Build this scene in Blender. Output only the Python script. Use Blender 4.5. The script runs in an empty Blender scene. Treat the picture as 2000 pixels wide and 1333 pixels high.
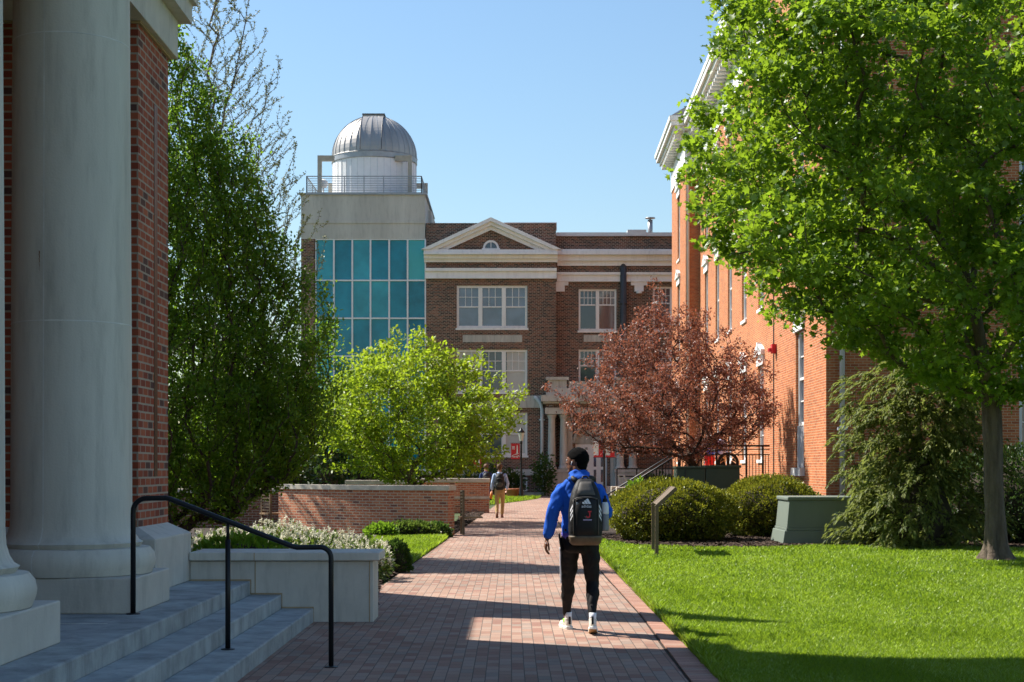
import bpy, bmesh, math, random
import numpy as np
from mathutils import Vector, Matrix, Quaternion
R = math.radians
sc = bpy.context.scene
col = sc.collection

# ------------------------------------------------------------------ camera
EYE, HZ, FPX = 1.65, 912.0, 3000.0
cam_d = bpy.data.cameras.new('camera')
cam = bpy.data.objects.new('camera', cam_d); col.objects.link(cam)
cam.location = (0, 0, EYE); cam.rotation_euler = (R(90), 0, 0)
cam_d.sensor_width = 36.0; cam_d.lens = 36.0 * FPX / 2000.0
cam_d.shift_y = (HZ - 666.5) / 2000.0
cam_d.clip_start = 0.1; cam_d.clip_end = 3000
cam_d.dof.use_dof = True; cam_d.dof.focus_distance = 15.5; cam_d.dof.aperture_fstop = 11
sc.camera = cam

# ------------------------------------------------------------------ light
SUN_EL, SUN_AZ = 48.0, 27.0            # elevation; how far beyond the picture plane the sun stands, on the left
sv = Vector((-math.cos(R(SUN_AZ)) * math.cos(R(SUN_EL)), math.sin(R(SUN_AZ)) * math.cos(R(SUN_EL)), math.sin(R(SUN_EL))))
w = bpy.data.worlds.new('World'); sc.world = w; w.use_nodes = True
nt = w.node_tree
sky = nt.nodes.new('ShaderNodeTexSky'); sky.sky_type = 'NISHITA'; sky.sun_disc = False
sky.sun_elevation = R(SUN_EL); sky.sun_rotation = R(-(90 - SUN_AZ))
sky.altitude = 100; sky.air_density = 1.5; sky.dust_density = 0.3; sky.ozone_density = 6.0
bg = nt.nodes['Background']; bg.inputs[1].default_value = 0.075
nt.links.new(sky.outputs[0], bg.inputs[0])
sd = bpy.data.lights.new('sun', 'SUN'); sd.energy = 4.8; sd.angle = R(0.55); sd.color = (1.0, 0.945, 0.86)
so = bpy.data.objects.new('sun', sd); col.objects.link(so)
so.rotation_euler = sv.to_track_quat('Z', 'Y').to_euler()
sc.view_settings.view_transform = 'Standard'; sc.view_settings.look = 'None'
sc.view_settings.exposure = 1.06; sc.view_settings.gamma = 1
try:
    sc.cycles.max_bounces = 8; sc.cycles.transparent_max_bounces = 8
    sc.cycles.use_adaptive_sampling = True; sc.cycles.adaptive_threshold = 0.02
    sc.cycles.use_denoising = True
except Exception: pass

# ------------------------------------------------------------------ helpers
def P(px, py, Y): return Vector(((px - 1000) * Y / FPX, Y, EYE + (HZ - py) * Y / FPX))
def gx(px, Y): return (px - 1000) * Y / FPX
def gz(py, Y): return EYE + (HZ - py) * Y / FPX

def tag(o, label=None, cat=None, group=None, kind=None):
    if label: o['label'] = label
    if cat: o['category'] = cat
    if group: o['group'] = group
    if kind: o['kind'] = kind
    return o
def thing(name, label, cat, loc=(0, 0, 0), rz=0, group=None):
    o = bpy.data.objects.new(name, None); col.objects.link(o)
    o.location = loc; o.rotation_euler = (0, 0, rz); o.empty_display_size = 0.2
    return tag(o, label, cat, group)

class MB:
    """collects polygons, then links them as ONE mesh object with metre UVs"""
    def __init__(s): s.v = []; s.f = []; s.M = None
    def add(s, vs, fs):
        b = len(s.v)
        if s.M is not None: vs = [s.M @ Vector(q) for q in vs]
        s.v += [tuple(q) for q in vs]; s.f += [tuple(i + b for i in f) for f in fs]
        return s
    def quad(s, a, b, c, d): return s.add([a, b, c, d], [(0, 1, 2, 3)])
    def box(s, x0, x1, y0, y1, z0, z1):
        return s.add([(x0,y0,z0),(x1,y0,z0),(x1,y1,z0),(x0,y1,z0),(x0,y0,z1),(x1,y0,z1),(x1,y1,z1),(x0,y1,z1)],
                     [(0,3,2,1),(4,5,6,7),(0,1,5,4),(1,2,6,5),(2,3,7,6),(3,0,4,7)])
    def prism(s, poly, h0, h1, axis='z'):
        """extrude a 2-D outline: axis z -> (x,y), y -> (x,z), x -> (y,z)"""
        f = {'z': lambda a, b, h: (a, b, h), 'y': lambda a, b, h: (a, h, b), 'x': lambda a, b, h: (h, a, b)}[axis]
        n = len(poly)
        vs = [f(a, b, h0) for a, b in poly] + [f(a, b, h1) for a, b in poly]
        fs = [tuple(range(n))[::-1], tuple(range(n, 2 * n))] + [(i, (i + 1) % n, n + (i + 1) % n, n + i) for i in range(n)]
        return s.add(vs, fs)
    def lathe(s, prof, c=(0, 0, 0), n=24, a0=0, a1=2 * math.pi):
        full = abs(a1 - a0 - 2 * math.pi) < 1e-6
        m = n if full else n + 1
        vs = [(c[0] + r * math.cos(a0 + (a1 - a0) * j / n), c[1] + r * math.sin(a0 + (a1 - a0) * j / n), c[2] + z) for r, z in prof for j in range(m)]
        fs = []
        for i in range(len(prof) - 1):
            for j in range(n if full else m - 1):
                k = (j + 1) % m
                fs.append((i * m + j, i * m + k, (i + 1) * m + k, (i + 1) * m + j))
        if full:
            if prof[0][0] > 1e-4: fs.append(tuple(range(m))[::-1])
            if prof[-1][0] > 1e-4: fs.append(tuple((len(prof) - 1) * m + j for j in range(m)))
        return s.add(vs, fs)
    def tube(s, pts, r, n=8, caps=True):
        pts = [Vector(p) for p in pts]; rr = r if hasattr(r, '__len__') else [r] * len(pts)
        up = None; vs = []; fs = []
        for i, p in enumerate(pts):
            t = (pts[min(i + 1, len(pts) - 1)] - pts[max(i - 1, 0)])
            t = t.normalized() if t.length > 1e-9 else Vector((0, 0, 1))
            if up is None: up = t.orthogonal().normalized()
            up = (up - t * up.dot(t)); up = up.normalized() if up.length > 1e-6 else t.orthogonal().normalized()
            b = t.cross(up)
            for j in range(n):
                a = 2 * math.pi * j / n
                vs.append(p + (up * math.cos(a) + b * math.sin(a)) * rr[i])
        for i in range(len(pts) - 1):
            for j in range(n):
                k = (j + 1) % n
                fs.append((i * n + j, i * n + k, (i + 1) * n + k, (i + 1) * n + j))
        if caps: fs.append(tuple(range(n))[::-1]); fs.append(tuple((len(pts) - 1) * n + j for j in range(n)))
        return s.add(vs, fs)
    def bar(s, a, b, w, h=None, up=(0, 0, 1)):
        """rectangular bar from a to b"""
        a, b = Vector(a), Vector(b); h = h or w; t = (b - a).normalized(); u = Vector(up)
        if abs(t.dot(u)) > .98: u = Vector((0, 1, 0))
        sd_ = t.cross(u).normalized() * w / 2; u = sd_.cross(t).normalized() * h / 2
        vs = [a - sd_ - u, a + sd_ - u, a + sd_ + u, a - sd_ + u, b - sd_ - u, b + sd_ - u, b + sd_ + u, b - sd_ + u]
        return s.add(vs, [(0,1,2,3),(7,6,5,4),(0,4,5,1),(1,5,6,2),(2,6,7,3),(3,7,4,0)])
    def ell(s, c, r, n=16, m=10):
        vs = [(0, 0, 1)]; fs = []
        for i in range(1, m):
            th = math.pi * i / m
            vs += [(math.sin(th) * math.cos(2*math.pi*j/n), math.sin(th) * math.sin(2*math.pi*j/n), math.cos(th)) for j in range(n)]
        vs.append((0, 0, -1)); L = len(vs) - 1
        for j in range(n):
            k = (j + 1) % n
            fs.append((0, 1 + j, 1 + k)); fs.append((L, 1 + (m-2)*n + k, 1 + (m-2)*n + j))
            for i in range(m - 2): fs.append((1+i*n+j, 1+(i+1)*n+j, 1+(i+1)*n+k, 1+i*n+k))
        return s.add([(c[0]+r[0]*x, c[1]+r[1]*y, c[2]+r[2]*z) for x, y, z in vs], fs)
    def loft(s, rings):
        """rings: (centre, rx, ry, yaw); horizontal ellipses joined and capped"""
        n = 20; vs = []; fs = []
        for c, rx, ry, yaw in rings:
            for j in range(n):
                a = 2 * math.pi * j / n; x, y = rx * math.cos(a), ry * math.sin(a)
                vs.append((c[0] + x*math.cos(yaw) - y*math.sin(yaw), c[1] + x*math.sin(yaw) + y*math.cos(yaw), c[2]))
        for i in range(len(rings) - 1):
            for j in range(n):
                k = (j + 1) % n; fs.append((i*n+j, i*n+k, (i+1)*n+k, (i+1)*n+j))
        fs.append(tuple(range(n))[::-1]); fs.append(tuple((len(rings)-1)*n + j for j in range(n)))
        return s.add(vs, fs)
    def build(s, name, mat, parent=None, smooth=False, bevel=0, swapuv=False):
        me = bpy.data.meshes.new(name); me.from_pydata(s.v, [], s.f); me.update()
        o = bpy.data.objects.new(name, me); col.objects.link(o)
        if mat: me.materials.append(mat)
        if parent: o.parent = parent
        uv = me.uv_layers.new(name='UVMap')
        vco = np.empty(len(me.vertices) * 3, 'f'); me.vertices.foreach_get('co', vco); vco = vco.reshape(-1, 3)
        li = np.empty(len(me.loops), 'i'); me.loops.foreach_get('vertex_index', li)
        nn = np.empty(len(me.polygons) * 3, 'f'); me.polygons.foreach_get('normal', nn); nn = nn.reshape(-1, 3)
        lt = np.empty(len(me.polygons), 'i'); me.polygons.foreach_get('loop_total', lt)
        ln = np.repeat(nn, lt, 0); lc = vco[li]
        hor = np.hypot(ln[:, 0], ln[:, 1]) + 1e-9
        u = (-ln[:, 1] * lc[:, 0] + ln[:, 0] * lc[:, 1]) / hor; v = lc[:, 2].copy()
        flat = np.abs(ln[:, 2]) > .75
        u[flat] = lc[flat, 1 if swapuv else 0]; v[flat] = lc[flat, 0 if swapuv else 1]
        arr = np.stack([u, v], 1).astype('f').ravel(); uv.data.foreach_set('uv', arr)
        if smooth: me.polygons.foreach_set('use_smooth', [True] * len(me.polygons)); 
        if bevel:
            m = o.modifiers.new('bevel', 'BEVEL'); m.width = bevel; m.segments = 2; m.limit_method = 'ANGLE'; m.angle_limit = R(40)
        return o

def np_mesh(name, V, F, mat, parent=None, smooth=False):
    """V (n,3) float, F (m,k) int"""
    me = bpy.data.meshes.new(name); k = F.shape[1]
    me.vertices.add(len(V)); me.vertices.foreach_set('co', np.ascontiguousarray(V, 'f').ravel())
    me.loops.add(F.size); me.loops.foreach_set('vertex_index', np.ascontiguousarray(F, 'i').ravel())
    me.polygons.add(len(F)); me.polygons.foreach_set('loop_start', np.arange(0, F.size, k, dtype='i'))
    me.update(calc_edges=True)
    if smooth: me.polygons.foreach_set('use_smooth', np.ones(len(F), bool))
    me.materials.append(mat)
    o = bpy.data.objects.new(name, me); col.objects.link(o)
    if parent: o.parent = parent
    return o

# ------------------------------------------------------------------ materials
def newmat(name):
    m = bpy.data.materials.new(name); m.use_nodes = True
    n = m.node_tree; b = n.nodes['Principled BSDF']; return m, n, b
def C4(c): return (c[0], c[1], c[2], 1)
def plain(name, c, rough=.6, metal=0, var=.15, scale=3.0, spec=.4, bump=0, bscale=80, c2=None, streak=False, stain=0):
    m, n, b = newmat(name)
    b.inputs['Roughness'].default_value = rough; b.inputs['Metallic'].default_value = metal
    b.inputs['Specular IOR Level'].default_value = spec
    tc = n.nodes.new('ShaderNodeTexCoord'); no = n.nodes.new('ShaderNodeTexNoise')
    no.inputs['Scale'].default_value = scale; no.inputs['Detail'].default_value = 7; no.inputs['Roughness'].default_value = .65
    src = tc.outputs['Object']
    if streak:
        mp = n.nodes.new('ShaderNodeMapping'); mp.inputs['Scale'].default_value = (1, 1, .12); n.links.new(src, mp.inputs[0]); src = mp.outputs[0]
    n.links.new(src, no.inputs['Vector'])
    rp = n.nodes.new('ShaderNodeValToRGB'); e = rp.color_ramp.elements
    lo = c2 or tuple(x * (1 - var * 1.6) for x in c); hi = tuple(min(1, x * (1 + var)) for x in c) if not c2 else c
    e[0].position = .3; e[1].position = .7; e[0].color = C4(lo); e[1].color = C4(hi)
    n.links.new(no.outputs[0], rp.inputs[0]); n.links.new(rp.outputs[0], b.inputs['Base Color'])
    if stain:      # rain streaks and blotches of grime with an outline of their own
        m3 = n.nodes.new('ShaderNodeMapping'); m3.inputs['Scale'].default_value = (5, 5, .7); n.links.new(tc.outputs['Object'], m3.inputs[0])
        n3 = n.nodes.new('ShaderNodeTexNoise'); n3.inputs['Scale'].default_value = 1.3; n3.inputs['Detail'].default_value = 9; n3.inputs['Roughness'].default_value = .72
        n.links.new(m3.outputs[0], n3.inputs['Vector'])
        r3 = n.nodes.new('ShaderNodeMapRange'); r3.inputs[1].default_value = .50; r3.inputs[2].default_value = .70; r3.inputs[3].default_value = 1; r3.inputs[4].default_value = 1 - stain
        n.links.new(n3.outputs[0], r3.inputs[0]); s3 = n.nodes.new('ShaderNodeVectorMath'); s3.operation = 'SCALE'
        n.links.new(rp.outputs[0], s3.inputs[0]); n.links.new(r3.outputs[0], s3.inputs['Scale']); n.links.new(s3.outputs[0], b.inputs['Base Color'])
    if bump:
        n2 = n.nodes.new('ShaderNodeTexNoise'); n2.inputs['Scale'].default_value = bscale; n2.inputs['Detail'].default_value = 4
        n.links.new(tc.outputs['Object'], n2.inputs['Vector'])
        bp = n.nodes.new('ShaderNodeBump'); bp.inputs['Strength'].default_value = bump; bp.inputs['Distance'].default_value = .02
        n.links.new(n2.outputs[0], bp.inputs['Height']); n.links.new(bp.outputs[0], b.inputs['Normal'])
    return m
def brick(name, cols, mortar, bw=.203, bh=.0677, ms=.009, rough=.85, wear=.25, bump=.5, wscale=.7, soft=.1):
    m, n, b = newmat(name); b.inputs['Roughness'].default_value = rough; b.inputs['Specular IOR Level'].default_value = .25
    uv = n.nodes.new('ShaderNodeUVMap'); uv.uv_map = 'UVMap'
    t = n.nodes.new('ShaderNodeTexBrick'); t.inputs['Scale'].default_value = 1
    t.inputs['Brick Width'].default_value = bw; t.inputs['Row Height'].default_value = bh
    t.inputs['Mortar Size'].default_value = ms; t.inputs['Mortar Smooth'].default_value = soft; t.inputs['Bias'].default_value = 0
    t.inputs['Color1'].default_value = (0, 0, 0, 1); t.inputs['Color2'].default_value = (1, 1, 1, 1); t.inputs['Mortar'].default_value = (.5, .5, .5, 1)
    # slightly uneven courses
    nz = n.nodes.new('ShaderNodeTexNoise'); nz.inputs['Scale'].default_value = 2.2; nz.inputs['Detail'].default_value = 2
    n.links.new(uv.outputs[0], nz.inputs['Vector'])
    vm = n.nodes.new('ShaderNodeVectorMath'); vm.operation = 'MULTIPLY_ADD'; vm.inputs[1].default_value = (.012, .008, 0)
    n.links.new(nz.outputs['Color'], vm.inputs[0]); n.links.new(uv.outputs[0], vm.inputs[2]); n.links.new(vm.outputs[0], t.inputs['Vector'])
    rp = n.nodes.new('ShaderNodeValToRGB'); cr = rp.color_ramp; cr.interpolation = 'CONSTANT'
    while len(cr.elements) < len(cols): cr.elements.new(.5)
    for i, (p, c) in enumerate(cols): cr.elements[i].position = p; cr.elements[i].color = C4(c)
    n.links.new(t.outputs['Color'], rp.inputs[0])
    no = n.nodes.new('ShaderNodeTexNoise'); no.inputs['Scale'].default_value = wscale; no.inputs['Detail'].default_value = 8; no.inputs['Roughness'].default_value = .7
    n.links.new(uv.outputs[0], no.inputs['Vector'])
    mr = n.nodes.new('ShaderNodeMapRange'); mr.inputs[1].default_value = .3; mr.inputs[2].default_value = .7
    mr.inputs[3].default_value = 1 - wear; mr.inputs[4].default_value = 1 + wear * .5; n.links.new(no.outputs[0], mr.inputs[0])
    mx = n.nodes.new('ShaderNodeMix'); mx.data_type = 'RGBA'; mx.inputs['B'].default_value = C4(mortar)
    n.links.new(t.outputs['Fac'], mx.inputs['Factor']); n.links.new(rp.outputs[0], mx.inputs['A'])
    mu = n.nodes.new('ShaderNodeVectorMath'); mu.operation = 'SCALE'
    n.links.new(mx.outputs['Result'], mu.inputs[0]); n.links.new(mr.outputs[0], mu.inputs['Scale'])
    n.links.new(mu.outputs[0], b.inputs['Base Color'])
    bp = n.nodes.new('ShaderNodeBump'); bp.invert = True; bp.inputs['Strength'].default_value = bump; bp.inputs['Distance'].default_value = .008
    n.links.new(t.outputs['Fac'], bp.inputs['Height']); n.links.new(bp.outputs[0], b.inputs['Normal'])
    return m
def leafmat(name, c0, c1, tr, trans=.42, rough=.45, c2=None, spec=.35, patch=False, c2pos=.925):
    """two-sided leaf: reflecting face plus light passing through; every leaf its own tone"""
    m, n, b = newmat(name); b.inputs['Roughness'].default_value = rough; b.inputs['Specular IOR Level'].default_value = spec
    g = n.nodes.new('ShaderNodeNewGeometry')
    rp = n.nodes.new('ShaderNodeValToRGB'); e = rp.color_ramp.elements
    e[0].color = C4(c0); e[1].color = C4(c1)
    if c2: x = e.new(c2pos); x.color = C4(c1); y = e.new(c2pos + .03); y.color = C4(c2)
    src = g.outputs['Random Per Island']
    if patch:      # mown turf: paler and darker drifts, the pale ones painting in a sheen
        tc = n.nodes.new('ShaderNodeTexCoord'); no = n.nodes.new('ShaderNodeTexNoise'); no.inputs['Scale'].default_value = .55; no.inputs['Detail'].default_value = 5
        mp = n.nodes.new('ShaderNodeMapping'); mp.inputs['Scale'].default_value = (1.3, .5, 1); mp.inputs['Rotation'].default_value = (0, 0, .35); n.links.new(tc.outputs['Object'], mp.inputs[0]); n.links.new(mp.outputs[0], no.inputs['Vector'])
        ma = n.nodes.new('ShaderNodeMath'); ma.operation = 'MULTIPLY_ADD'; ma.inputs[1].default_value = 2.2; ma.inputs[2].default_value = -1.1
        n.links.new(no.outputs[0], ma.inputs[0]); ad = n.nodes.new('ShaderNodeMath'); ad.operation = 'ADD'; ad.use_clamp = True
        n.links.new(ma.outputs[0], ad.inputs[0]); n.links.new(src, ad.inputs[1]); src = ad.outputs[0]
    n.links.new(src, rp.inputs[0]); n.links.new(rp.outputs[0], b.inputs['Base Color'])
    t = n.nodes.new('ShaderNodeBsdfTranslucent')
    mx2 = n.nodes.new('ShaderNodeMix'); mx2.data_type = 'RGBA'; mx2.inputs['Factor'].default_value = .35
    mx2.inputs['A'].default_value = C4(tr); n.links.new(rp.outputs[0], mx2.inputs['B']); n.links.new(mx2.outputs['Result'], t.inputs['Color'])
    mx = n.nodes.new('ShaderNodeMixShader'); mx.inputs[0].default_value = trans
    n.links.new(b.outputs[0], mx.inputs[1]); n.links.new(t.outputs[0], mx.inputs[2])
    n.links.new(mx.outputs[0], n.nodes['Material Output'].inputs[0])
    return m

M = {}
M['stone'] = plain('precast_stone', (.58, .56, .49), .75, var=.09, scale=2.6, bump=.12, bscale=60, streak=True, stain=.22)
M['stone_joint'] = plain('joint_sealant', (.62, .62, .58), .6)
M['stone2'] = plain('smooth_precast', (.54, .52, .46), .7, var=.08, scale=2.2, bump=.10, bscale=50, stain=.22)
M['concrete'] = plain('step_concrete', (.34, .365, .36), .85, var=.24, scale=2.6, bump=.2, bscale=90, stain=.30)
M['sand'] = plain('joint_sand', (.40, .30, .18), .9)
M['limestone'] = plain('old_limestone', (.50, .48, .42), .85, var=.16, scale=1.4, streak=True, stain=.35)
M['cap'] = plain('wall_cap_stone', (.55, .48, .38), .85, var=.2, scale=3, bump=.1)
M['tower'] = plain('tower_concrete', (.54, .52, .46), .85, var=.10, scale=.9, streak=True, stain=.25)
M['white'] = plain('white_paint', (.80, .79, .76), .5, var=.06, scale=1.2, streak=True, stain=.16)
M['whitemetal'] = plain('white_metal', (.80, .80, .80), .45, var=.04)
M['greymetal'] = plain('weathered_galvanised_metal', (.36, .37, .38), .45, .5, var=.1)
M['dome'] = plain('dome_sheet_metal', (.40, .375, .345), .48, .6, var=.10, scale=1.6, streak=True)
M['domedark'] = plain('dome_seam_metal', (.12, .12, .12), .5, .5)
M['tan'] = plain('tan_steel', (.42, .38, .30), .6, var=.12)
M['black'] = plain('black_painted_steel', (.010, .011, .013), .42, 0, var=.1, spec=.32)
M['dark'] = plain('dark_iron', (.03, .03, .033), .5, 0, var=.1)
M['pipe'] = plain('white_downpipe_paint', (.62, .64, .66), .4, var=.05)
M['darkpipe'] = plain('dark_grey_pipe', (.05, .055, .065), .5)
M['slate'] = plain('slate_roof', (.07, .07, .075), .7)
M['boxgreen'] = plain('transformer_green', (.165, .195, .16), .5, var=.07, scale=1.5, streak=True)
M['boxdark'] = plain('cabinet_green', (.035, .062, .042), .5, var=.1, scale=1.5)
M['bronze'] = plain('bronze_brown_metal', (.15, .105, .062), .5, .2, var=.1)
M['terracotta'] = plain('terracotta', (.42, .15, .07), .8, var=.1)
M['wood'] = plain('weathered_wood', (.30, .19, .10), .7, var=.25, scale=6)
M['red'] = plain('banner_red', (.55, .025, .03), .7, var=.05)
M['bannerwhite'] = plain('banner_white', (.75, .75, .72), .7, var=.03)
M['soil'] = plain('mulch_base', (.035, .022, .014), .95, var=.4, scale=30, bump=.8, bscale=50)
M['earth'] = plain('ground_soil_grass', (.05, .075, .02), .95, var=.3, scale=.6)
M['lawnbase'] = plain('lawn_turf', (.045, .115, .014), .9, var=.3, scale=1.1, c2=(.032, .085, .010))
M['pavement'] = plain('concrete_walk', (.36, .33, .29), .9, var=.1)
M['bark'] = plain('grey_brown_bark', (.165, .125, .088), .95, scale=9, bump=1, bscale=22, streak=True, c2=(.045, .032, .024))
M['barkdark'] = plain('dark_bark', (.055, .04, .03), .9, var=.3, scale=6, bump=.5, bscale=40)
M['barkgrey'] = plain('pale_twig_bark', (.15, .12, .095), .9, var=.2)
M['twig'] = plain('dark_shrub_core', (.045, .035, .022), .95, var=.3)  # dark tone of the shaded shrub inside, put on solid cores
M['shade_blind'] = plain('window_blind', (.50, .50, .46), .8, var=.05)

M['b_left'] = brick('red_brown_brick', [(0, (.30, .068, .034)), (.28, (.35, .088, .044)), (.55, (.25, .056, .032)), (.74, (.38, .105, .052)), (.89, (.12, .055, .045))], (.37, .30, .235), bh=.0813, ms=.010)
M['b_main'] = brick('dark_red_brick', [(0, (.15, .058, .035)), (.3, (.075, .034, .024)), (.55, (.21, .082, .048)), (.78, (.035, .022, .019))], (.36, .29, .22), bw=.235, bh=.088, ms=.013, wear=.3, wscale=.35)
M['b_right'] = brick('orange_brick', [(0, (.47, .145, .052)), (.3, (.43, .125, .046)), (.55, (.51, .168, .062)), (.8, (.36, .10, .040))], (.50, .34, .20), ms=.008, wear=.18, wscale=.5)
M['b_plant'] = brick('planter_brick', [(0, (.50, .155, .07)), (.25, (.56, .19, .09)), (.5, (.44, .13, .065)), (.72, (.58, .21, .10)), (.90, (.24, .09, .06))], (.56, .42, .29), ms=.010)
M['paver'] = brick('clay_paver', [(0, (.33, .205, .15)), (.2, (.36, .235, .175)), (.4, (.31, .18, .13)), (.6, (.35, .245, .19)), (.78, (.29, .215, .17)), (.9, (.28, .15, .11))], (.13, .10, .08), bw=.2, bh=.103, ms=.0045, wear=.3, bump=.35, wscale=.55, soft=.3)
M['soldier'] = brick('border_paver', [(0, (.38, .205, .15)), (.3, (.42, .235, .175)), (.6, (.35, .18, .125)), (.82, (.39, .25, .19))], (.07, .045, .03), bw=.105, bh=.8, ms=.006, wear=.3, bump=.5, wscale=.8)
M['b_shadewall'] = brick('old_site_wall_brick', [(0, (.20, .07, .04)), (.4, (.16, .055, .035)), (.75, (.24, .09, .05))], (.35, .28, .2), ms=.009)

def glassmat(name, c, rough=.04, spec=.8, var=.25, scale=.35, coat=0):
    m = plain(name, c, rough, 0, var, scale, spec); return m
M['interior'] = plain('interior_plaster', (.75, .75, .72), .8)
M['glass'] = glassmat('window_glass', (.055, .075, .10), spec=.9)
M['glassblind'] = glassmat('window_glass_with_blind', (.15, .20, .26), spec=.8, var=.18, scale=.8)
M['teal'] = glassmat('teal_glazing', (.022, .40, .56), .06, .6, .4, .22)
M['tealpale'] = glassmat('pale_teal_glazing', (.10, .62, .66), .06, .5, .08, .3)

M['teal_a'] = glassmat('teal_glazing_light', (.05, .54, .68), .05, .65, .3, .3); M['teal_b'] = glassmat('teal_glazing_deep', (.012, .28, .44), .07, .5, .3, .4)
for k_, tint in (('teal', (.10, .62, .70)), ('teal_a', (.10, .65, .72)), ('teal_b', (.08, .55, .65)), ('tealpale', (.35, .85, .88))):
    n_ = M[k_].node_tree; t_ = n_.nodes.new('ShaderNodeBsdfTransparent'); t_.inputs[0].default_value = C4(tint)
    x_ = n_.nodes.new('ShaderNodeMixShader'); x_.inputs[0].default_value = .34
    n_.links.new(n_.nodes['Principled BSDF'].outputs[0], x_.inputs[1]); n_.links.new(t_.outputs[0], x_.inputs[2]); n_.links.new(x_.outputs[0], n_.nodes['Material Output'].inputs[0])
M['l_maple'] = leafmat('maple_leaf', (.040, .100, .010), (.140, .235, .022), (.44, .64, .03), .47, rough=.42, spec=.38)
M['l_horn'] = leafmat('hornbeam_leaf', (.042, .085, .008), (.120, .21, .016), (.32, .54, .03), .5, rough=.45, spec=.3)
M['l_lime'] = leafmat('lime_leaf', (.12, .20, .014), (.24, .32, .02), (.50, .66, .03), .48, c2=(.36, .30, .035))
M['l_crab'] = leafmat('purple_leaf', (.055, .030, .022), (.28, .140, .105), (.46, .16, .08), .38, rough=.45, c2=(.48, .09, .055), spec=.3, c2pos=.9)
M['l_cyp'] = leafmat('cypress_spray', (.055, .085, .02), (.22, .245, .055), (.36, .42, .08), .42, rough=.6)
M['l_box'] = leafmat('box_leaf', (.030, .055, .008), (.15, .18, .015), (.36, .36, .03), .34, rough=.35, c2=(.46, .40, .03), c2pos=.74)
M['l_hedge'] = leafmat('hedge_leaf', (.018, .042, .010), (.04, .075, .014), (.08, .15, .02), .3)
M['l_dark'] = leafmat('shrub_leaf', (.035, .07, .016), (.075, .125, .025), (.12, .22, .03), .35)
M['l_foth'] = leafmat('blossom_shrub_leaf', (.05, .10, .02), (.13, .17, .035), (.2, .3, .04), .35, c2=(.22, .11, .05))
M['l_bright'] = leafmat('fresh_leaf', (.10, .20, .018), (.17, .28, .025), (.3, .5, .03), .42)
M['l_bud'] = leafmat('opening_buds', (.09, .11, .035), (.17, .18, .06), (.25, .27, .08), .3)
M['blossom'] = leafmat('cream_blossom', (.60, .57, .42), (.80, .77, .62), (.7, .68, .5), .25, rough=.8)
M['grass'] = leafmat('grass_blade', (.055, .135, .008), (.245, .34, .022), (.44, .62, .03), .45, rough=.36, spec=.5, c2=(.52, .62, .30), patch=True, c2pos=.83)  # pale blades carry the whitish sheen of the lawn as colour
M['mulchchip'] = leafmat('bark_chip', (.025, .015, .01), (.09, .055, .035), (.02, .01, .01), .02, rough=.9)
# ================================================================== GROUND
def sheet(name, poly, z, mat, kind='structure', swapuv=False):
    mb = MB(); mb.add([(x, y, z) for x, y in poly], [tuple(range(len(poly)))])
    return tag(mb.build(name, mat, swapuv=swapuv), kind=kind)
sheet('ground', [(-400, -60), (400, -60), (400, 900), (-400, 900)], -.012, M['earth'])
PR, PL = 1.60, None
def path_left(Y): return -1.80 + (Y - 21.2) * .0245
# brick path: laid with its long joints running away from the camera
sheet('brick_path', [(-2.6, -4), (1.36, -4), (1.36, 12), (1.42, 17), (1.38, 28), (1.36, 45), (1.7, 60), (2.7, 84), (4, 85), (4, 87.5), (-2.2, 87.5), (-1.0, 80), (path_left(68), 68), (path_left(45), 45), (path_left(36), 36), (path_left(28), 28), (-1.80, 21.4), (-2.3, 21.2), (-3.6, 20.6), (-3.6, 16.4), (-2.6, 16)], 0, M['paver'], swapuv=True)
# soldier-course border along the lawn side
def edge_r(Y): return np.interp(Y, [-4, 12, 17, 28, 45, 60, 84], [1.36, 1.36, 1.42, 1.38, 1.36, 1.7, 2.7])
mb = MB(); ys = np.linspace(-4, 60, 129)
rng = np.random.RandomState(5)
lift = .010 + .010 * np.convolve(rng.rand(140), np.ones(8) / 8, 'same')[:129]
for i in range(len(ys) - 1):
    a, b = ys[i], ys[i + 1]; za, zb = lift[i], lift[i + 1]
    xa, xb = edge_r(a) + .014, edge_r(b) + .014
    mb.quad((xa, a, za), (xa + .235, a, za - .004), (xb + .235, b, zb - .004), (xb, b, zb))
    mb.quad((xa, a, -.01), (xa, a, za), (xb, b, zb), (xb, b, -.01))
    mb.quad((xa + .235, a, za - .004), (xa + .235, a, -.02), (xb + .235, b, -.02), (xb + .235, b, zb - .004))
ob = mb.build('path_border', M['soldier'], swapuv=True); tag(ob, kind='structure')
mb = MB()
for i in range(len(ys) - 1):
    a, b = ys[i], ys[i + 1]; xa, xb = edge_r(a), edge_r(b)
    wa = .012 + .02 * max(0, math.sin(i * .37 + 1)) ** 3
    mb.quad((xa - wa * .4, a, .002), (xa + wa, a, .002), (xb + wa, b, .002), (xb - wa * .4, b, .002))
tag(mb.build('border_gap', M['soil']), kind='structure')
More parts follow.
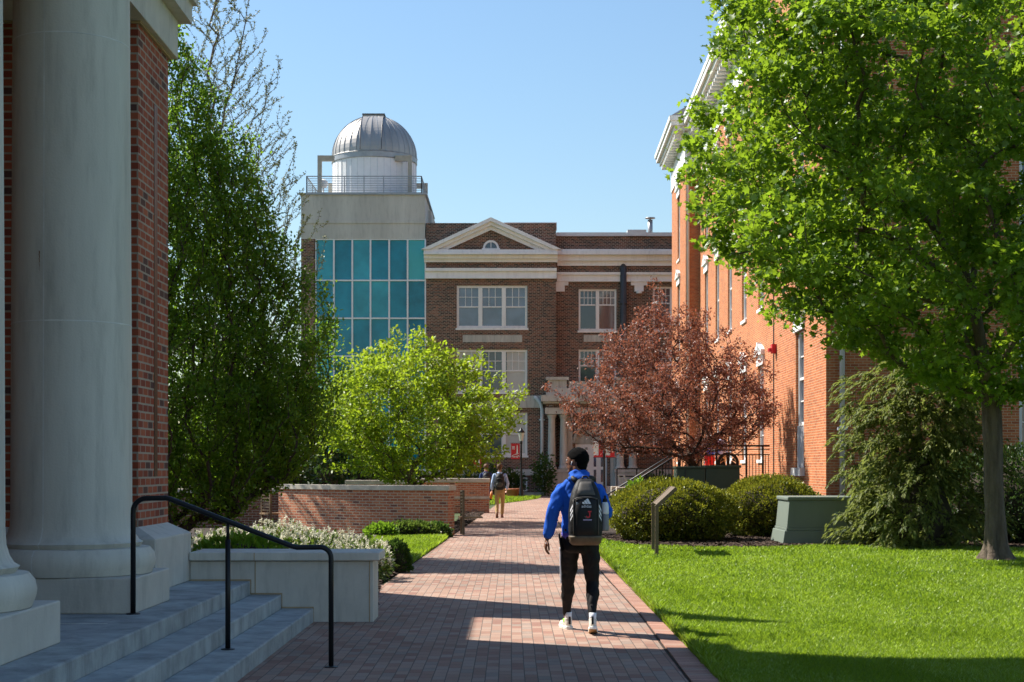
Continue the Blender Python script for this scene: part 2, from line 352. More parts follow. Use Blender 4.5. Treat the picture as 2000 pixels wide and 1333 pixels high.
# lawns
lawnR = [(1.58, -4), (16, -4), (20, 30), (9.9, 30.5), (8.6, 31), (6.2, 31.5), (5.6, 31.2), (3.6, 30.8), (2.5, 31.8), (1.9, 34), (1.75, 40), (1.6, 44), (1.5, 30)]
sheet('lawn', lawnR, .004, M['lawnbase'])
lawnL = [(path_left(24.5) - .02, 24.5), (path_left(35.4) - .02, 35.4), (-3.2, 35.2), (-2.75, 30), (-2.3, 25)]
sheet('lawn', lawnL, .004, M['lawnbase'])
lawnF = [(-1.0, 66), (.55, 74), (1.5, 80.5), (-.7, 80.5), (-2.2, 74)]
sheet('lawn', lawnF, .008, M['lawnbase'])
lawnB = [(-14, 58), (-3.5, 58), (-2.4, 86), (-16, 86)]
sheet('lawn', lawnB, .004, M['lawnbase'])
# planting beds
bedR = [(2.4, 31.9), (3.6, 30.9), (5.6, 31.3), (6.4, 31.6), (10, 30.6), (22, 30), (22, 38.2), (7.6, 38.2), (7.6, 46), (2.2, 46), (1.8, 38)]
sheet('mulch_bed', bedR, .010, M['soil'])
bedL = [(-12, 17), (-3.3, 17), (-1.52, 17.1), (-1.85, 21.6), (path_left(24.5), 24.4), (-2.3, 25.1), (-2.75, 30), (-3.2, 35.3), (path_left(36), 35.6), (path_left(37), 37.4), (-6, 41), (-12, 44)]
sheet('mulch_bed', bedL, .012, M['soil'])
bedP = [(path_left(37) - .02, 37.2), (path_left(56) - .02, 56), (-1.6, 56), (-1.7, 38)]
sheet('mulch_bed', bedP, .016, M['soil'])

# ---- grass blades
def inpoly(x, y, poly):
    c = np.zeros(len(x), bool); n = len(poly)
    for i in range(n):
        x0, y0 = poly[i]; x1, y1 = poly[(i + 1) % n]
        if y0 == y1: continue
        t = ((y0 > y) != (y1 > y)) & (x < (x1 - x0) * (y - y0) / (y1 - y0) + x0); c ^= t
    return c
def blades(name, poly, n, hmin, hmax, seed, ymax, label):
    r = np.random.RandomState(seed)
    # denser close to the eye, sparser far off
    ylo = max(9.5, min(q[1] for q in poly)); yhi = min(ymax, max(q[1] for q in poly))
    u = r.rand(n * 3); e = -.75
    y = (ylo ** e + u * (yhi ** e - ylo ** e)) ** (1 / e)
    xlo = min(q[0] for q in poly); xhi = max(q[0] for q in poly)
    x = xlo + r.rand(n * 3) * (np.minimum(xhi, y * .345 + .6) - xlo)
    k = inpoly(x, y, poly); x, y = x[k][:n], y[k][:n]; n = len(x)
    # tufts: patchy height and lean
    ph = np.sin(x * 2.1 + 1.3 * np.sin(y * 1.1)) * np.sin(y * 1.7 + .8 * np.sin(x * 1.9))
    h = (hmin + r.rand(n) * (hmax - hmin)) * (1 + .22 * ph) * (1 + np.clip((y - 18) / 30, 0, .5))
    wd = (.0024 + r.rand(n) * .0026) * (1 + np.clip((y - 12) / 11, 0, 2.2))
    a = r.rand(n) * 6.283; ln = (.15 + r.rand(n) * .75) * h; la = r.rand(n) * 6.283 + .6 * ph
    dx, dy = np.cos(a) * wd, np.sin(a) * wd; lx, ly = np.cos(la) * ln, np.sin(la) * ln
    z0 = np.full(n, .003)
    V = np.empty((n, 5, 3))
    V[:, 0] = np.stack([x - dx, y - dy, z0], 1); V[:, 1] = np.stack([x + dx, y + dy, z0], 1)
    V[:, 2] = np.stack([x + dx * .75 + lx * .35, y + dy * .75 + ly * .35, z0 + h * .62], 1)
    V[:, 4] = np.stack([x - dx * .75 + lx * .35, y - dy * .75 + ly * .35, z0 + h * .62], 1)
    V[:, 3] = np.stack([x + lx, y + ly, z0 + h], 1)
    F = (np.arange(n)[:, None] * 5 + np.arange(5)[None]).astype('i')
    o = np_mesh(name, V.reshape(-1, 3), F, M['grass']); tag(o, label, 'grass', kind='stuff')
grassR = [(1.60, 9), (16, 9), (20, 30), (9.9, 30.4), (8.6, 30.9), (6.2, 31.4), (5.6, 31.1), (3.6, 30.7), (2.5, 31.7), (2.0, 34), (1.7, 40), (1.66, 28)]
blades('lawn_grass', grassR, 420000, .030, .062, 1, 40, 'short bright green lawn grass right of the brick path')
blades('edge_grass', [(1.575, 9), (1.70, 9), (1.72, 30), (1.62, 30)], 9000, .05, .11, 6, 31, 'longer ragged grass along the edge of the brick path')
blades('lawn_grass', [(a + .0, b) for a, b in lawnL], 22000, .04, .085, 2, 36, 'small lawn strip left of the path below the round planter')
blades('lawn_grass', lawnF, 7000, .07, .14, 3, 82, 'far small patch of lawn beside the lamp post')

# ---- bark chips on the beds
def chips(name, poly, n, seed, label, ylim):
    r = np.random.RandomState(seed)
    xs = [q[0] for q in poly]; y = ylim[0] + r.rand(n * 4) * (ylim[1] - ylim[0]); x = min(xs) + r.rand(n * 4) * (max(xs) - min(xs))
    k = inpoly(x, y, poly) & (np.abs(x) < y * .36); x, y = x[k][:n], y[k][:n]; n = len(x)
    L = .02 + r.rand(n) * .05; W = .008 + r.rand(n) * .018; a = r.rand(n) * 6.283; z = .018 + r.rand(n) * .02
    c, s = np.cos(a), np.sin(a); t = (r.rand(n) - .5) * .03
    V = np.empty((n, 4, 3))
    for i, (p, q) in enumerate(((-1, -1), (1, -1), (1, 1), (-1, 1))):
        V[:, i] = np.stack([x + c * L * p - s * W * q, y + s * L * p + c * W * q, z + t * p + .008 * q], 1)
    tag(np_mesh(name, V.reshape(-1, 3), np.arange(n * 4).reshape(-1, 4), M['mulchchip']), label, 'mulch', kind='stuff')
chips('bark_mulch', bedR, 26000, 11, 'dark bark mulch under the rounded shrubs and transformer', (30.5, 37))
chips('bark_mulch', bedL, 9000, 12, 'dark bark mulch beside the stone wall end', (17, 30))
chips('bark_mulch', bedP, 3000, 13, 'dark bark mulch between planter and path', (37, 56))


# ================================================================== LEFT BUILDING
L_ = .436
lb = thing('portico_building', 'red brick building with round stone columns at the left edge, in shade', 'building', (-3.65, 15.0, 0))
# local frame: x right, y away; origin at the near corner of the pier
mb = MB(); mb.box(-6, 0, 0, 1.3, 1.05, 6.0)
# out-of-sight mass added to shade the walk comes further down
wl = mb.build('wall', M['b_left'], lb)
mb = MB(); mb.box(-.012, .004, .66, .80, 1.55, 5.35)
mb.build('wall_slot', M['black'], wl)
mb = MB()
mb.add([(-6,-.22,L_),(.22,-.22,L_),(.22,1.42,L_),(-6,1.42,L_),(-6,-.22,.95),(.22,-.22,.95),(.22,1.42,.95),(-6,1.42,.95),
        (-6,.002,1.062),(-.002,.002,1.062),(-.002,1.298,1.062),(-6,1.298,1.062)],
       [(0,3,2,1),(0,1,5,4),(1,2,6,5),(2,3,7,6),(3,0,4,7),(4,5,9,8),(5,6,10,9),(6,7,11,10),(7,4,8,11),(8,9,10,11)])
mb.build('pier_base', M['stone2'], lb, bevel=.012)
mb = MB(); mb.box(-.125, -.113, -.2235, -.2195, L_, .93); mb.build('base_joint', M['stone_joint'], lb)
mb = MB(); mb.box(-6, .085, -.10, 1.40, 6.0, 6.41); mb.build('lintel', M['stone2'], lb, bevel=.01)
mb = MB(); mb.box(-6, .03, -.03, 1.33, 5.975, 6.0); mb.build('lintel_flashing', M['sand'], lb)
mb = MB(); mb.box(-6.1, .21, -9.5, 1.52, 6.41, 6.62).box(-6.1, .26, -9.5, 1.58, 6.62, 6.75); mb.build('cornice', M['stone2'], lb)
mb = MB(); mb.box(-1.35, .085, -9.5, -.10, 6.0, 6.41); mb.build('porch_beam', M['stone2'], lb)
mb = MB(); mb.box(-6, .0, -9.3, 1.30, 6.75, 9.4).box(-6, .35, -9.3, 1.75, 9.4, 14.0); mb.build('shadow_caster_storey', M['b_left'], lb)  # unseen block added overhead, its overhang shaped to set the lawn shadow edge
# unseen wing and gable made up to cast the shadows on the walk
mb = MB(); mb.box(-12, -1.85, -9, 4.5, 0, 6.35)
mb.prism([(4.5, 0), (7.15, 0), (7.1, 4.6), (5.9, 8.4), (5.25, 10.6), (5.0, 8.6), (4.7, 6.3)], -2.6, -1.85, 'x')
mb.build('shadow_caster_wing', M['b_left'], lb)
# columns
def column(yc, full=True):
    # local centre
    cx, cy = -3.81 + 3.65, yc - 15.0
    c = MB()
    prof = [(.708, .735), (.735, .80), (.742, .85), (.728, .91), (.69, .955), (.60, .962), (.60, 1.0), (.565, 1.02), (.535, 1.07), (.515, 1.14), (.508, 1.25), (.503, 2.8), (.494, 4.4), (.486, 6.05)]
    prof = [(r * .955 if z < 1 else r, z) for r, z in prof]
    c.lathe(prof, (cx, cy, 0), 64)
    o = c.build('column', M['stone'], lb, smooth=True)
    m = o.modifiers.new('es', 'EDGE_SPLIT'); m.split_angle = R(38)
    p = MB(); p.box(cx - .70, cx + .70, cy - .655, cy + .655, L_, .731); p.build('plinth', M['stone2'], o, bevel=.012)
    j = MB()
    for z, r in ((2.87, .5025), (5.28, .4895)):
        j.lathe([(r + .0005, z - .006), (r + .0022, z), (r + .0005, z + .006)], (cx, cy, 0), 64)
    a = R(-101)
    pts = [(r + .002, z) for r, z in prof]
    dirv = Vector((math.cos(a), math.sin(a), 0)); sd_ = Vector((-dirv.y, dirv.x, 0)) * .006
    vs = []
    for r, z in pts: vs += [Vector((cx, cy, z)) + dirv * r - sd_, Vector((cx, cy, z)) + dirv * r + sd_]
    j.add(vs, [(2*i, 2*i+1, 2*i+3, 2*i+2) for i in range(len(pts) - 1)])
    j.build('joint', M['stone_joint'], o)
    return o
c1 = column(13.30); column(9.93); column(6.56)
mb = MB()
for i in range(14):
    z = 3.44 - i * .012; a = R(-105.5) + .004 * math.sin(i * 2.1); r = .5025; wv = .010 * (1 - i / 15)
    q = [(-.16 + r * math.cos(a + d), -1.70 + r * math.sin(a + d), z + dz) for d, dz in ((-wv, 0), (wv, 0), (wv, .012), (-wv, .012))]
    mb.quad(*q)
mb.build('rust_stain', plain('rust', (.22, .09, .03), .9), c1)

# landing and steps
st = thing('stone_steps', 'three grey concrete steps and landing below the portico columns', 'steps', (-2.78, 16.3, 0))
mb = MB(); mb.box(-9, 0, -13, .03, -.1, L_); mb.build('landing', M['concrete'], st, bevel=.014)
mb = MB(); mb.box(.0, .33, -13, .03, -.1, .291); mb.build('step', M['concrete'], st, bevel=.014)
mb = MB(); mb.box(.33, .67, -13, .03, -.1, .145); mb.build('step', M['concrete'], st, bevel=.014)
mb = MB(); mb.box(-3, -.35, -4.43, -4.415, L_, L_ + .003); mb.build('landing_joint', M['stone_joint'], st)

# low stone wall that ends the steps
rw = thing('stone_wall', 'low pale stone retaining wall with flat cap at the end of the steps', 'wall', (-1.475, 16.34, 0))
mb = MB(); mb.box(-1.95, 0, 0, .6, -.1, .645); mb.build('wall_body', M['stone2'], rw, bevel=.008)
mb = MB(); mb.box(-1.95, .07, -.065, .665, .653, .742); mb.build('cap', M['stone'], rw, bevel=.012)
mb = MB()
mb.box(-1.262, -1.252, -.004, 0, .30, .645).box(-.045, -.035, -.004, 0, 0, .645).box(-1.262, -1.252, -.068, -.064, .656, .738)
mb.build('joint', M['sand'], rw)
mb = MB()
for x0, x1, z in ((-1.95, -1.31, L_), (-1.305, -.98, .291), (-.975, -.645, .145)):
    mb.box(x0, x1 + .012, -.006, 0, z, z + .016)
    mb.box(x1, x1 + .012, -.006, 0, z - .145, z)
mb.build('sealant', M['sand'], rw)

# handrail
hr = thing('handrail', 'black tubular steel handrail going down the portico steps', 'railing', (-1.49, 12.65, 0))
r = .0215
def arc(c, r, a0, a1, n=7): return [(c[0] + r * math.cos(a0 + (a1 - a0) * i / n), 0, c[1] + r * math.sin(a0 + (a1 - a0) * i / n)) for i in range(n + 1)]
pts = [(-1.63, 0, L_ + .0), (-1.63, 0, 1.26)] + arc((-1.52, 1.28), .11, math.pi, math.pi / 2)[1:] + [(-1.36, 0, 1.392), (-1.325, 0, 1.384), (-.32, 0, .995), (-.28, 0, .985), (-.23, 0, .986), (-.09, 0, .988)]
pts += arc((-.09, .898), .09, math.pi / 2, 0)[1:] + [(0, 0, .80), (0, 0, 0)]
MB().tube(pts, r, 14).build('rail', M['black'], hr, smooth=True)
MB().tube([(-.85, 0, .145), (-.85, 0, 1.05)], .0215, 12).tube([(-.85, 0, 1.05), (-.85, 0, 1.20)], .013, 10).build('post', M['black'], hr, smooth=True)
for x, z in ((-1.63, L_), (-.85, .145), (0, 0)): MB().lathe([(.058, z), (.058, z + .006), (.03, z + .012)], (x, 0, 0), 20).build('base_plate', M['black'], hr)

# ================================================================== ROUND BRICK PLANTER
pl = thing('brick_planter', 'curved red brick planter wall with pale stone cap left of the path', 'planter', (-1.35, 36.9, 0))
def arcpts(p0, p1, bulge, n):
    p0, p1 = Vector(p0), Vector(p1); d = p1 - p0; nrm = Vector((d.y, -d.x)).normalized()
    return [p0 + d * t + nrm * bulge * 4 * t * (1 - t) for t in [i / n for i in range(n + 1)]]
def strip(poly, thick, z0, z1, over=0, ends=True):
    """thick wall along a plan polyline, thickness to the far side; UVs run along it"""
    mb = MB(); n = len(poly); A = []; B = []
    for i, p in enumerate(poly):
        t = (poly[min(i + 1, n - 1)] - poly[max(i - 1, 0)]).normalized(); nr = Vector((-t.y, t.x))
        q = p - t * over if i == 0 else p + t * over if i == n - 1 else p
        A.append(q - nr * over); B.append(q + nr * (thick + over))
    for i in range(n - 1):
        a, b, c, d = A[i], A[i + 1], B[i + 1], B[i]
        for (p, q) in ((a, b), (c, d)): mb.quad((p.x, p.y, z0), (q.x, q.y, z0), (q.x, q.y, z1), (p.x, p.y, z1))
        mb.quad((a.x, a.y, z1), (b.x, b.y, z1), (c.x, c.y, z1), (d.x, d.y, z1)); mb.quad((a.x, a.y, z0), (d.x, d.y, z0), (c.x, c.y, z0), (b.x, b.y, z0))
    for a, b in ((A[0], B[0]), (A[-1], B[-1])): mb.quad((a.x, a.y, z0), (b.x, b.y, z0), (b.x, b.y, z1), (a.x, a.y, z1))
    return mb
def run_uv(o):
    """re-lay the brick coordinate along the curve so courses stay in bond"""
    me = o.data; uv = me.uv_layers[0]; acc = 0; last = None
    for p in me.polygons:
        if abs(p.normal.z) > .7: continue
        vs = [me.vertices[i].co for i in p.vertices]
        if len(vs) == 4 and p.index < 4 * (nseg): 
            k = p.index // 4
            side = p.index % 4
            L = (vs[1] - vs[0]).length
            u0 = cum[k] if side == 0 else cum[k + 1]
            u1 = cum[k + 1] if side == 0 else cum[k]
            for li, i in zip(p.loop_indices, range(4)):
                uv.data[li].uv = ((u0, u1, u1, u0)[i], vs[i].z)
ln = Vector((-1.53 + 1.35, 36.75 - 36.9))
arc1 = arcpts((-4.70, 2.9), (-.18, -.12), .38, 18); nseg = 18
cum = [0]
for i in range(nseg): cum.append(cum[-1] + (arc1[i + 1] - arc1[i]).length)
o = strip(arc1, .42, 0, 1.08).build('wall', M['b_plant'], pl); run_uv(o)
o = strip(arc1, .42, 1.08, 1.195, .035).build('cap', M['cap'], pl, bevel=.008)
# far arm of the ring
ar = thing('brick_seat_wall', 'far straight brick seat wall with stone band behind the planter', 'wall', (-.82, 55, 0))
MB().box(-2.75, 0, 0, .55, 0, .50).box(-2.75, 0, 0, .55, .585, 1.09).build('wall', M['b_plant'], ar)
MB().box(-2.75, .01, -.03, .58, .50, .585).build('stone_band', M['cap'], ar)
MB().box(-2.78, .03, -.04, .59, 1.09, 1.23).build('cap', M['cap'], ar, bevel=.01)
ar = thing('brick_ledge', 'low brick ledge with pale cap seen over the planter wall', 'wall', (-3.6, 52, 0))
MB().box(-2.0, 0, 0, .4, 0, 1.05).build('wall', M['b_plant'], ar); MB().box(-2.05, .05, -.04, .44, 1.05, 1.19).build('cap', M['cap'], ar, bevel=.01)
# dark site wall at the left behind the hornbeam
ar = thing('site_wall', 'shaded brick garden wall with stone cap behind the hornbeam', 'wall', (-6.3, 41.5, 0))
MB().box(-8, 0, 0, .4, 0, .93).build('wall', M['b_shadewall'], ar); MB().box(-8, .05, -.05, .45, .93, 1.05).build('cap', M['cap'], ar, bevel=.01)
# slatted bench ends at each end of the planter wall
def bench(x, y, yaw, label):
    b = thing('slatted_bench', label, 'bench', (x, y, 0), yaw, 'benches at the planter ends')
    mb = MB(); mb.box(0, .055, 0, .055, 0, 1.08).box(0, .055, .5, .555, 0, 1.08).box(0, .055, 0, .555, 1.04, 1.08); mb.build('frame', M['bronze'], b)
    mb = MB()
    for i in range(8): mb.box(.008, .048, .055, .5, .42 + i * .078, .45 + i * .078)
    mb.build('backrest', M['bronze'], b)
    mb = MB()
    for i in range(4): mb.box(-.05 - .0, .5, .03 + i * .13, .14 + i * .13, .40, .44)
    mb.build('seat', M['wood'], b)
bench(-6.30, 40.0, R(35), 'slatted metal bench end left of the planter wall')
bench(-1.20, 37.2, R(8), 'bronze bench end with wood seat right of the planter wall')
# ================================================================== wall with openings
def holed_wall(mb, f, u0, u1, z0, z1, holes, depth=.18):
    """f(u, d, z) -> point, d = depth into the wall; holes: (ua, ub, za, zb)"""
    us = sorted({u0, u1} | {h[0] for h in holes} | {h[1] for h in holes}); zs = sorted({z0, z1} | {h[2] for h in holes} | {h[3] for h in holes})
    for a, b in zip(us, us[1:]):
        for c, d in zip(zs, zs[1:]):
            um, zm = (a + b) / 2, (c + d) / 2
            if any(h[0] < um < h[1] and h[2] < zm < h[3] for h in holes): continue
            mb.quad(f(a, 0, c), f(b, 0, c), f(b, 0, d), f(a, 0, d))
    for a, b, c, d in holes:
        mb.quad(f(a, 0, c), f(a, depth, c), f(a, depth, d), f(a, 0, d)); mb.quad(f(b, 0, c), f(b, 0, d), f(b, depth, d), f(b, depth, c))
        mb.quad(f(a, 0, c), f(b, 0, c), f(b, depth, c), f(a, depth, c)); mb.quad(f(a, 0, d), f(a, depth, d), f(b, depth, d), f(b, 0, d))
def slab(mb, f, a, b, d0, d1, c, d):
    """box in wall coordinates"""
    vs = [f(u, e, z) for z in (c, d) for (u, e) in ((a, d0), (b, d0), (b, d1), (a, d1))]
    mb.add(vs, [(0,3,2,1),(4,5,6,7),(0,1,5,4),(1,2,6,5),(2,3,7,6),(3,0,4,7)])
def sash_window(parent, f, u0, u1, z0, z1, cols=1, split=.5, upper=(3, 2), lower=(1, 1), glass=None, depth=.12, sill=True, fw=.07, blind=0, label=None):
    """double-hung window: pane is the part, frame and sill hang under it"""
    g = MB(); g.quad(f(u0, depth + .03, z0), f(u1, depth + .03, z0), f(u1, depth + .03, z1), f(u0, depth + .03, z1))
    win = g.build('window', glass or M['glass'], parent)
    if label: win['label'] = label
    fr = MB()
    slab(fr, f, u0, u1, depth - .05, depth + .06, z1 - fw, z1 + .002); slab(fr, f, u0, u1, depth - .05, depth + .06, z0 - .002, z0 + fw)
    W = (u1 - u0) / cols
    for i in range(cols + 1):
        x = u0 + W * i; hw = fw * (1.0 if i in (0, cols) else .9)
        a, b = (x, x + fw) if i == 0 else (x - fw, x) if i == cols else (x - hw, x + hw)
        slab(fr, f, a, b, depth - .052, depth + .058, z0 + fw, z1 - fw)
    zm = z0 + (z1 - z0) * split
    for i in range(cols):
        a = u0 + W * i + fw; b = u0 + W * (i + 1) - fw
        slab(fr, f, a, b, depth - .03, depth + .055, zm - .035, zm + .035)
        for (nu, nv), (za, zb) in ((upper, (zm + .035, z1 - fw)), (lower, (z0 + fw, zm - .035))):
            for k in range(1, nu): x = a + (b - a) * k / nu; slab(fr, f, x - .016, x + .016, depth - .01, depth + .05, za, zb)
            for k in range(1, nv): z = za + (zb - za) * k / nv; slab(fr, f, a, b, depth - .008, depth + .048, z - .016, z + .016)
    fr.build('frame', M['white'], win)
    if sill:
        s = MB(); slab(s, f, u0 - .06, u1 + .06, -.06, depth, z0 - .12, z0 - .003); s.build('sill', M['white'], win)
    return win

# ================================================================== RIGHT BUILDING
rb = thing('orange_brick_building', 'tall orange brick building with white trim and bracketed cornice on the right', 'building', (7.77, 38.0, 0), -math.atan(.018))
fx = lambda off: (lambda u, d, z: (off + d, u, z))       # wall facing the path
fy = lambda off: (lambda u, d, z: (u, off + d, z))       # wall facing the camera
TOPZ = 16.3
# window lists (u0,u1,z0,z1)
nearw = [(3.2, 4.5, 1.62, 5.35), (3.2, 4.5, 7.0, 10.6), (3.2, 4.5, 12.0, 15.2)]
recw = [(a, a + 1.3, z0, z1) for a in (10.8, 15.2, 19.6, 24.0, 28.4, 32.8) for z0, z1 in ((1.9, 5.2), (7.2, 10.7), (12.0, 15.2))]
farw = [(39.6, 40.9, z0, z1) for z0, z1 in ((1.9, 5.2), (7.2, 10.9), (12.2, 15.4))]
endw = [(4.75, 6.2, 1.9, 5.2), (4.75, 6.2, 7.2, 10.6), (4.75, 6.2, 12.0, 15.2)]
mb = MB()
holed_wall(mb, fx(0), 0, 9.3, 0, TOPZ, nearw); holed_wall(mb, fy(0), 0, 22, 0, TOPZ, endw)
mb.quad((0, 9.3, 0), (0, 9.3, TOPZ), (.67, 9.3, TOPZ), (.67, 9.3, 0))
holed_wall(mb, fx(.67), 9.3, 36.5, 0, TOPZ, recw)
mb.quad((0, 36.5, 0), (.67, 36.5, 0), (.67, 36.5, TOPZ), (0, 36.5, TOPZ))
holed_wall(mb, fx(0), 36.5, 44.3, 0, TOPZ, farw)
mb.quad((0, 44.3, 0), (0, 44.3, TOPZ), (22, 44.3, TOPZ), (22, 44.3, 0)); mb.quad((22, 0, 0), (22, 44.3, 0), (22, 44.3, TOPZ), (22, 0, TOPZ))
mb.build('wall', M['b_right'], rb)
def hooded(f, u0, u1, z0, z1, lowpanel=False, glass=None):
    wn = sash_window(rb, f, u0, u1, z0 + (1.15 if lowpanel else 0), z1, 1, .5, (2, 2), (2, 2), glass, .13, not lowpanel, .10)
    h = MB(); um = (u0 + u1) / 2
    slab(h, f, u0 - .14, u1 + .14, -.06, .05, z1, z1 + .34); slab(h, f, u0 - .22, u1 + .22, -.14, .02, z1 + .34, z1 + .42)
    # broken scroll pediment with a little crest
    for sgn in (-1, 1):
        pts = [(um + sgn * ((u1 - u0) / 2 + .20) * (1 - t), z1 + .46 + .26 * (t ** .7)) for t in (0, .25, .5, .75, .9)]
        for (a, za), (b, zb) in zip(pts, pts[1:]):
            vs = [f(a, -.13, za - .05), f(b, -.13, zb - .05), f(b, -.13, zb + .05), f(a, -.13, za + .05), f(a, .01, za - .05), f(b, .01, zb - .05), f(b, .01, zb + .05), f(a, .01, za + .05)]
            h.add(vs, [(0,1,2,3),(7,6,5,4),(0,4,5,1),(1,5,6,2),(2,6,7,3),(3,7,4,0)])
    slab(h, f, um - .11, um + .11, -.15, .0, z1 + .42, z1 + .80); slab(h, f, um - .2, um + .2, -.10, .0, z1 + .42, z1 + .62)
    h.build('hood', M['white'], wn)
    if lowpanel:
        p = MB(); slab(p, f, u0, u1, .10, .16, z0, z0 + 1.15); slab(p, f, u0, u0 + .16, .04, .11, z0, z0 + 1.15); slab(p, f, u1 - .16, u1, .04, .11, z0, z0 + 1.15)
        p.build('lower_panel', M['pipe'], wn)
        s = MB(); slab(s, f, u0 - .12, u1 + .12, -.12, .10, z0 - .22, z0 - .002); s.build('sill', M['white'], wn)
for i, q in enumerate(nearw): hooded(fx(0), *q, lowpanel=(i == 0))
for q in recw: hooded(fx(.67), *q)
for q in farw: hooded(fx(0), *q)
for q in endw: sash_window(rb, fy(0), *q, 1, .5, (2, 2), (2, 2), None, .13, True, .10)
# frieze, cornice with modillions, roof
def cornice(mb, x0, y0, x1, y1, zf, side):
    pass
fr = MB(); 
fr.box(-.05, 22, -.05, 9.34, TOPZ, 17.55).box(.62, 22, 9.34, 36.46, TOPZ, 17.55).box(-.05, 22, 36.46, 44.34, TOPZ, 17.55)
fr.build('frieze', M['white'], rb)
co = MB()
def cor(x, ya, yb):
    co.box(x - .62, 22, ya - .62, yb + .62, 17.85, 18.05); co.box(x - .78, 22, ya - .78, yb + .78, 18.05, 18.28); co.box(x - .86, 22, ya - .86, yb + .86, 18.28, 18.5)
cor(0, 0, 9.3); co.box(-.02, 22, 10.2, 35.6, 17.853, 18.053); co.box(-.16, 22, 10.2, 35.6, 18.053, 18.283); co.box(-.20, 22, 10.2, 35.6, 18.283, 18.497); cor(0, 36.5, 44.3)
for ya, yb, x in ((0.1, 9.2, -.05), (36.6, 44.2, -.05), (9.9, 36.0, .62)):
    n = int((yb - ya) / .62)
    for i in range(n + 1):
        y = ya + (yb - ya) * i / n; co.box(x - .5, x, y - .11, y + .11, 17.55, 17.85)
for i in range(30): co.box(.2 + i * .62, .42 + i * .62, -.55, -.05, 17.55, 17.85); 
co.box(.05, .27, 36.46 - .5, 36.46, 17.55, 17.85)
co.build('cornice', M['white'], rb)
rf = MB()
def hip(x0, x1, y0, y1, h, ins):
    rf.add([(x0,y0,18.5),(x1,y0,18.5),(x1,y1,18.5),(x0,y1,18.5),(x0+ins,y0+ins,18.5+h),(x1-ins,y0+ins,18.5+h),(x1-ins,y1-ins,18.5+h),(x0+ins,y1-ins,18.5+h)],
           [(0,1,5,4),(1,2,6,5),(2,3,7,6),(3,0,4,7),(4,5,6,7)])
hip(-.80, 22, -.8, 10.1, 3.2, 4.2); hip(-.12, 22, 8, 38, 3.0, 4.0); hip(-.80, 22, 35.7, 45.1, 3.2, 4.2)
rf.build('roof', M['slate'], rb)
# downpipes
for pts_, br in (([(.38, -.10, .1), (.38, -.10, TOPZ)], True), ([(.56, 9.42, .1), (.56, 9.42, TOPZ + .9)], False), ([(.1, 36.36, .1), (.1, 36.36, 17.5), (-.3, 35.9, 18.0)], False)):
    o = MB().tube(pts_, .065, 12).build('downpipe', M['pipe'], rb, smooth=True)
    if br:
        for z in (2.55, 6.5): MB().box(.26, .50, -.19, 0, z, z + .07).build('bracket', M['pipe'], o)
mb = MB(); mb.box(-.14, 0, 7.9, 8.2, 5.05, 5.32); mb.lathe([(.10, 0), (.10, .1)], (-.15, 8.05, 5.1), 14); mb.build('alarm_bell', M['red'], rb); MB().tube([(-.02, 8.4, 1.2), (-.02, 8.4, 8)], .016, 6).build('conduit', M['darkpipe'], rb)
mb = MB(); mb.box(-.04, 0.0, 0, 9.3, 0, .0001) ; 

# ================================================================== SCIENCE BUILDING (dark brick, pediment)
Y0 = 88.0; S = Y0 / FPX
mbd = thing('science_building', 'dark brick building with white pediment and big sash windows closing the path', 'building', (0, Y0, 0))
X = lambda px: (px - 1000) * S
Z = lambda py: EYE + (HZ - py) * S
f0 = lambda u, d, z: (u, d, z)
f1 = lambda u, d, z: (u, 1.0 + d, z)
K = (Y0 + 1.0) / Y0
X1 = lambda px: X(px) * K
Z1 = lambda py: EYE + (HZ - py) * S * K
bl, br_ = X(832), X(1086)
trip = [(X(892), X(1030), Z(641), Z(558)), (X(892), X(1030), Z(766), Z(683)), (X(892), X(1030), Z(890), Z(806)), (X(1000), X(1030), Z(960), Z(933))]
wing = [(X1(1130), X1(1204), Z1(646), Z1(565)), (X1(1130), X1(1204), Z1(766), Z1(683)), (X1(1275), X1(1349), Z1(646), Z1(560)), (X1(1275), X1(1349), Z1(766), Z1(683)), (X1(1275), X1(1349), Z1(885), Z1(805)), (X1(1420), X1(1494), Z1(646), Z1(560))]
mb = MB(); holed_wall(mb, f0, bl, br_, 0, Z(436), trip, .2)
mb.quad((br_, 0, 0), (br_, 1, 0), (br_, 1, Z(436)), (br_, 0, Z(436))); mb.quad((bl, 0, 0), (bl, 0, Z(436)), (bl, 6, Z(436)), (bl, 6, 0)); mb.quad((bl, 6, Z(436)), (br_, 6, Z(436)), (br_, 6, 0), (bl, 6, 0))
mb.quad((br_, 1, Z(470)), (br_, 6, Z(470)), (br_, 6, Z(436)), (br_, 1, Z(436))); mb.quad((bl, 0, Z(436)), (br_, 0, Z(436)), (br_, 6, Z(436)), (bl, 6, Z(436)))
holed_wall(mb, f1, br_, 30, 0, Z1(460), wing, .2); mb.quad((br_, 1, Z1(460)), (30, 1, Z1(460)), (30, 12, Z1(460)), (br_, 12, Z1(460)))
mb.quad((bl, 12, 0), (30, 12, 0), (30, 12, Z1(460)), (bl, 12, Z1(460)))
mb.build('wall', M['b_main'], mbd)
for i, q in enumerate(trip[:3]): sash_window(mbd, f0, *q, 3, .5, (3 if i < 2 else 1, 2 if i < 2 else 1), (1, 1), M['glassblind'] if i == 0 else M['glass'], .14, True, .13)
sash_window(mbd, f0, *trip[3], 1, .5, (2, 1), (2, 1), None, .1, False, .07)
for q in wing: sash_window(mbd, f1, *q, 2, .62, (4, 2), (1, 1), None, .14, True, .11)
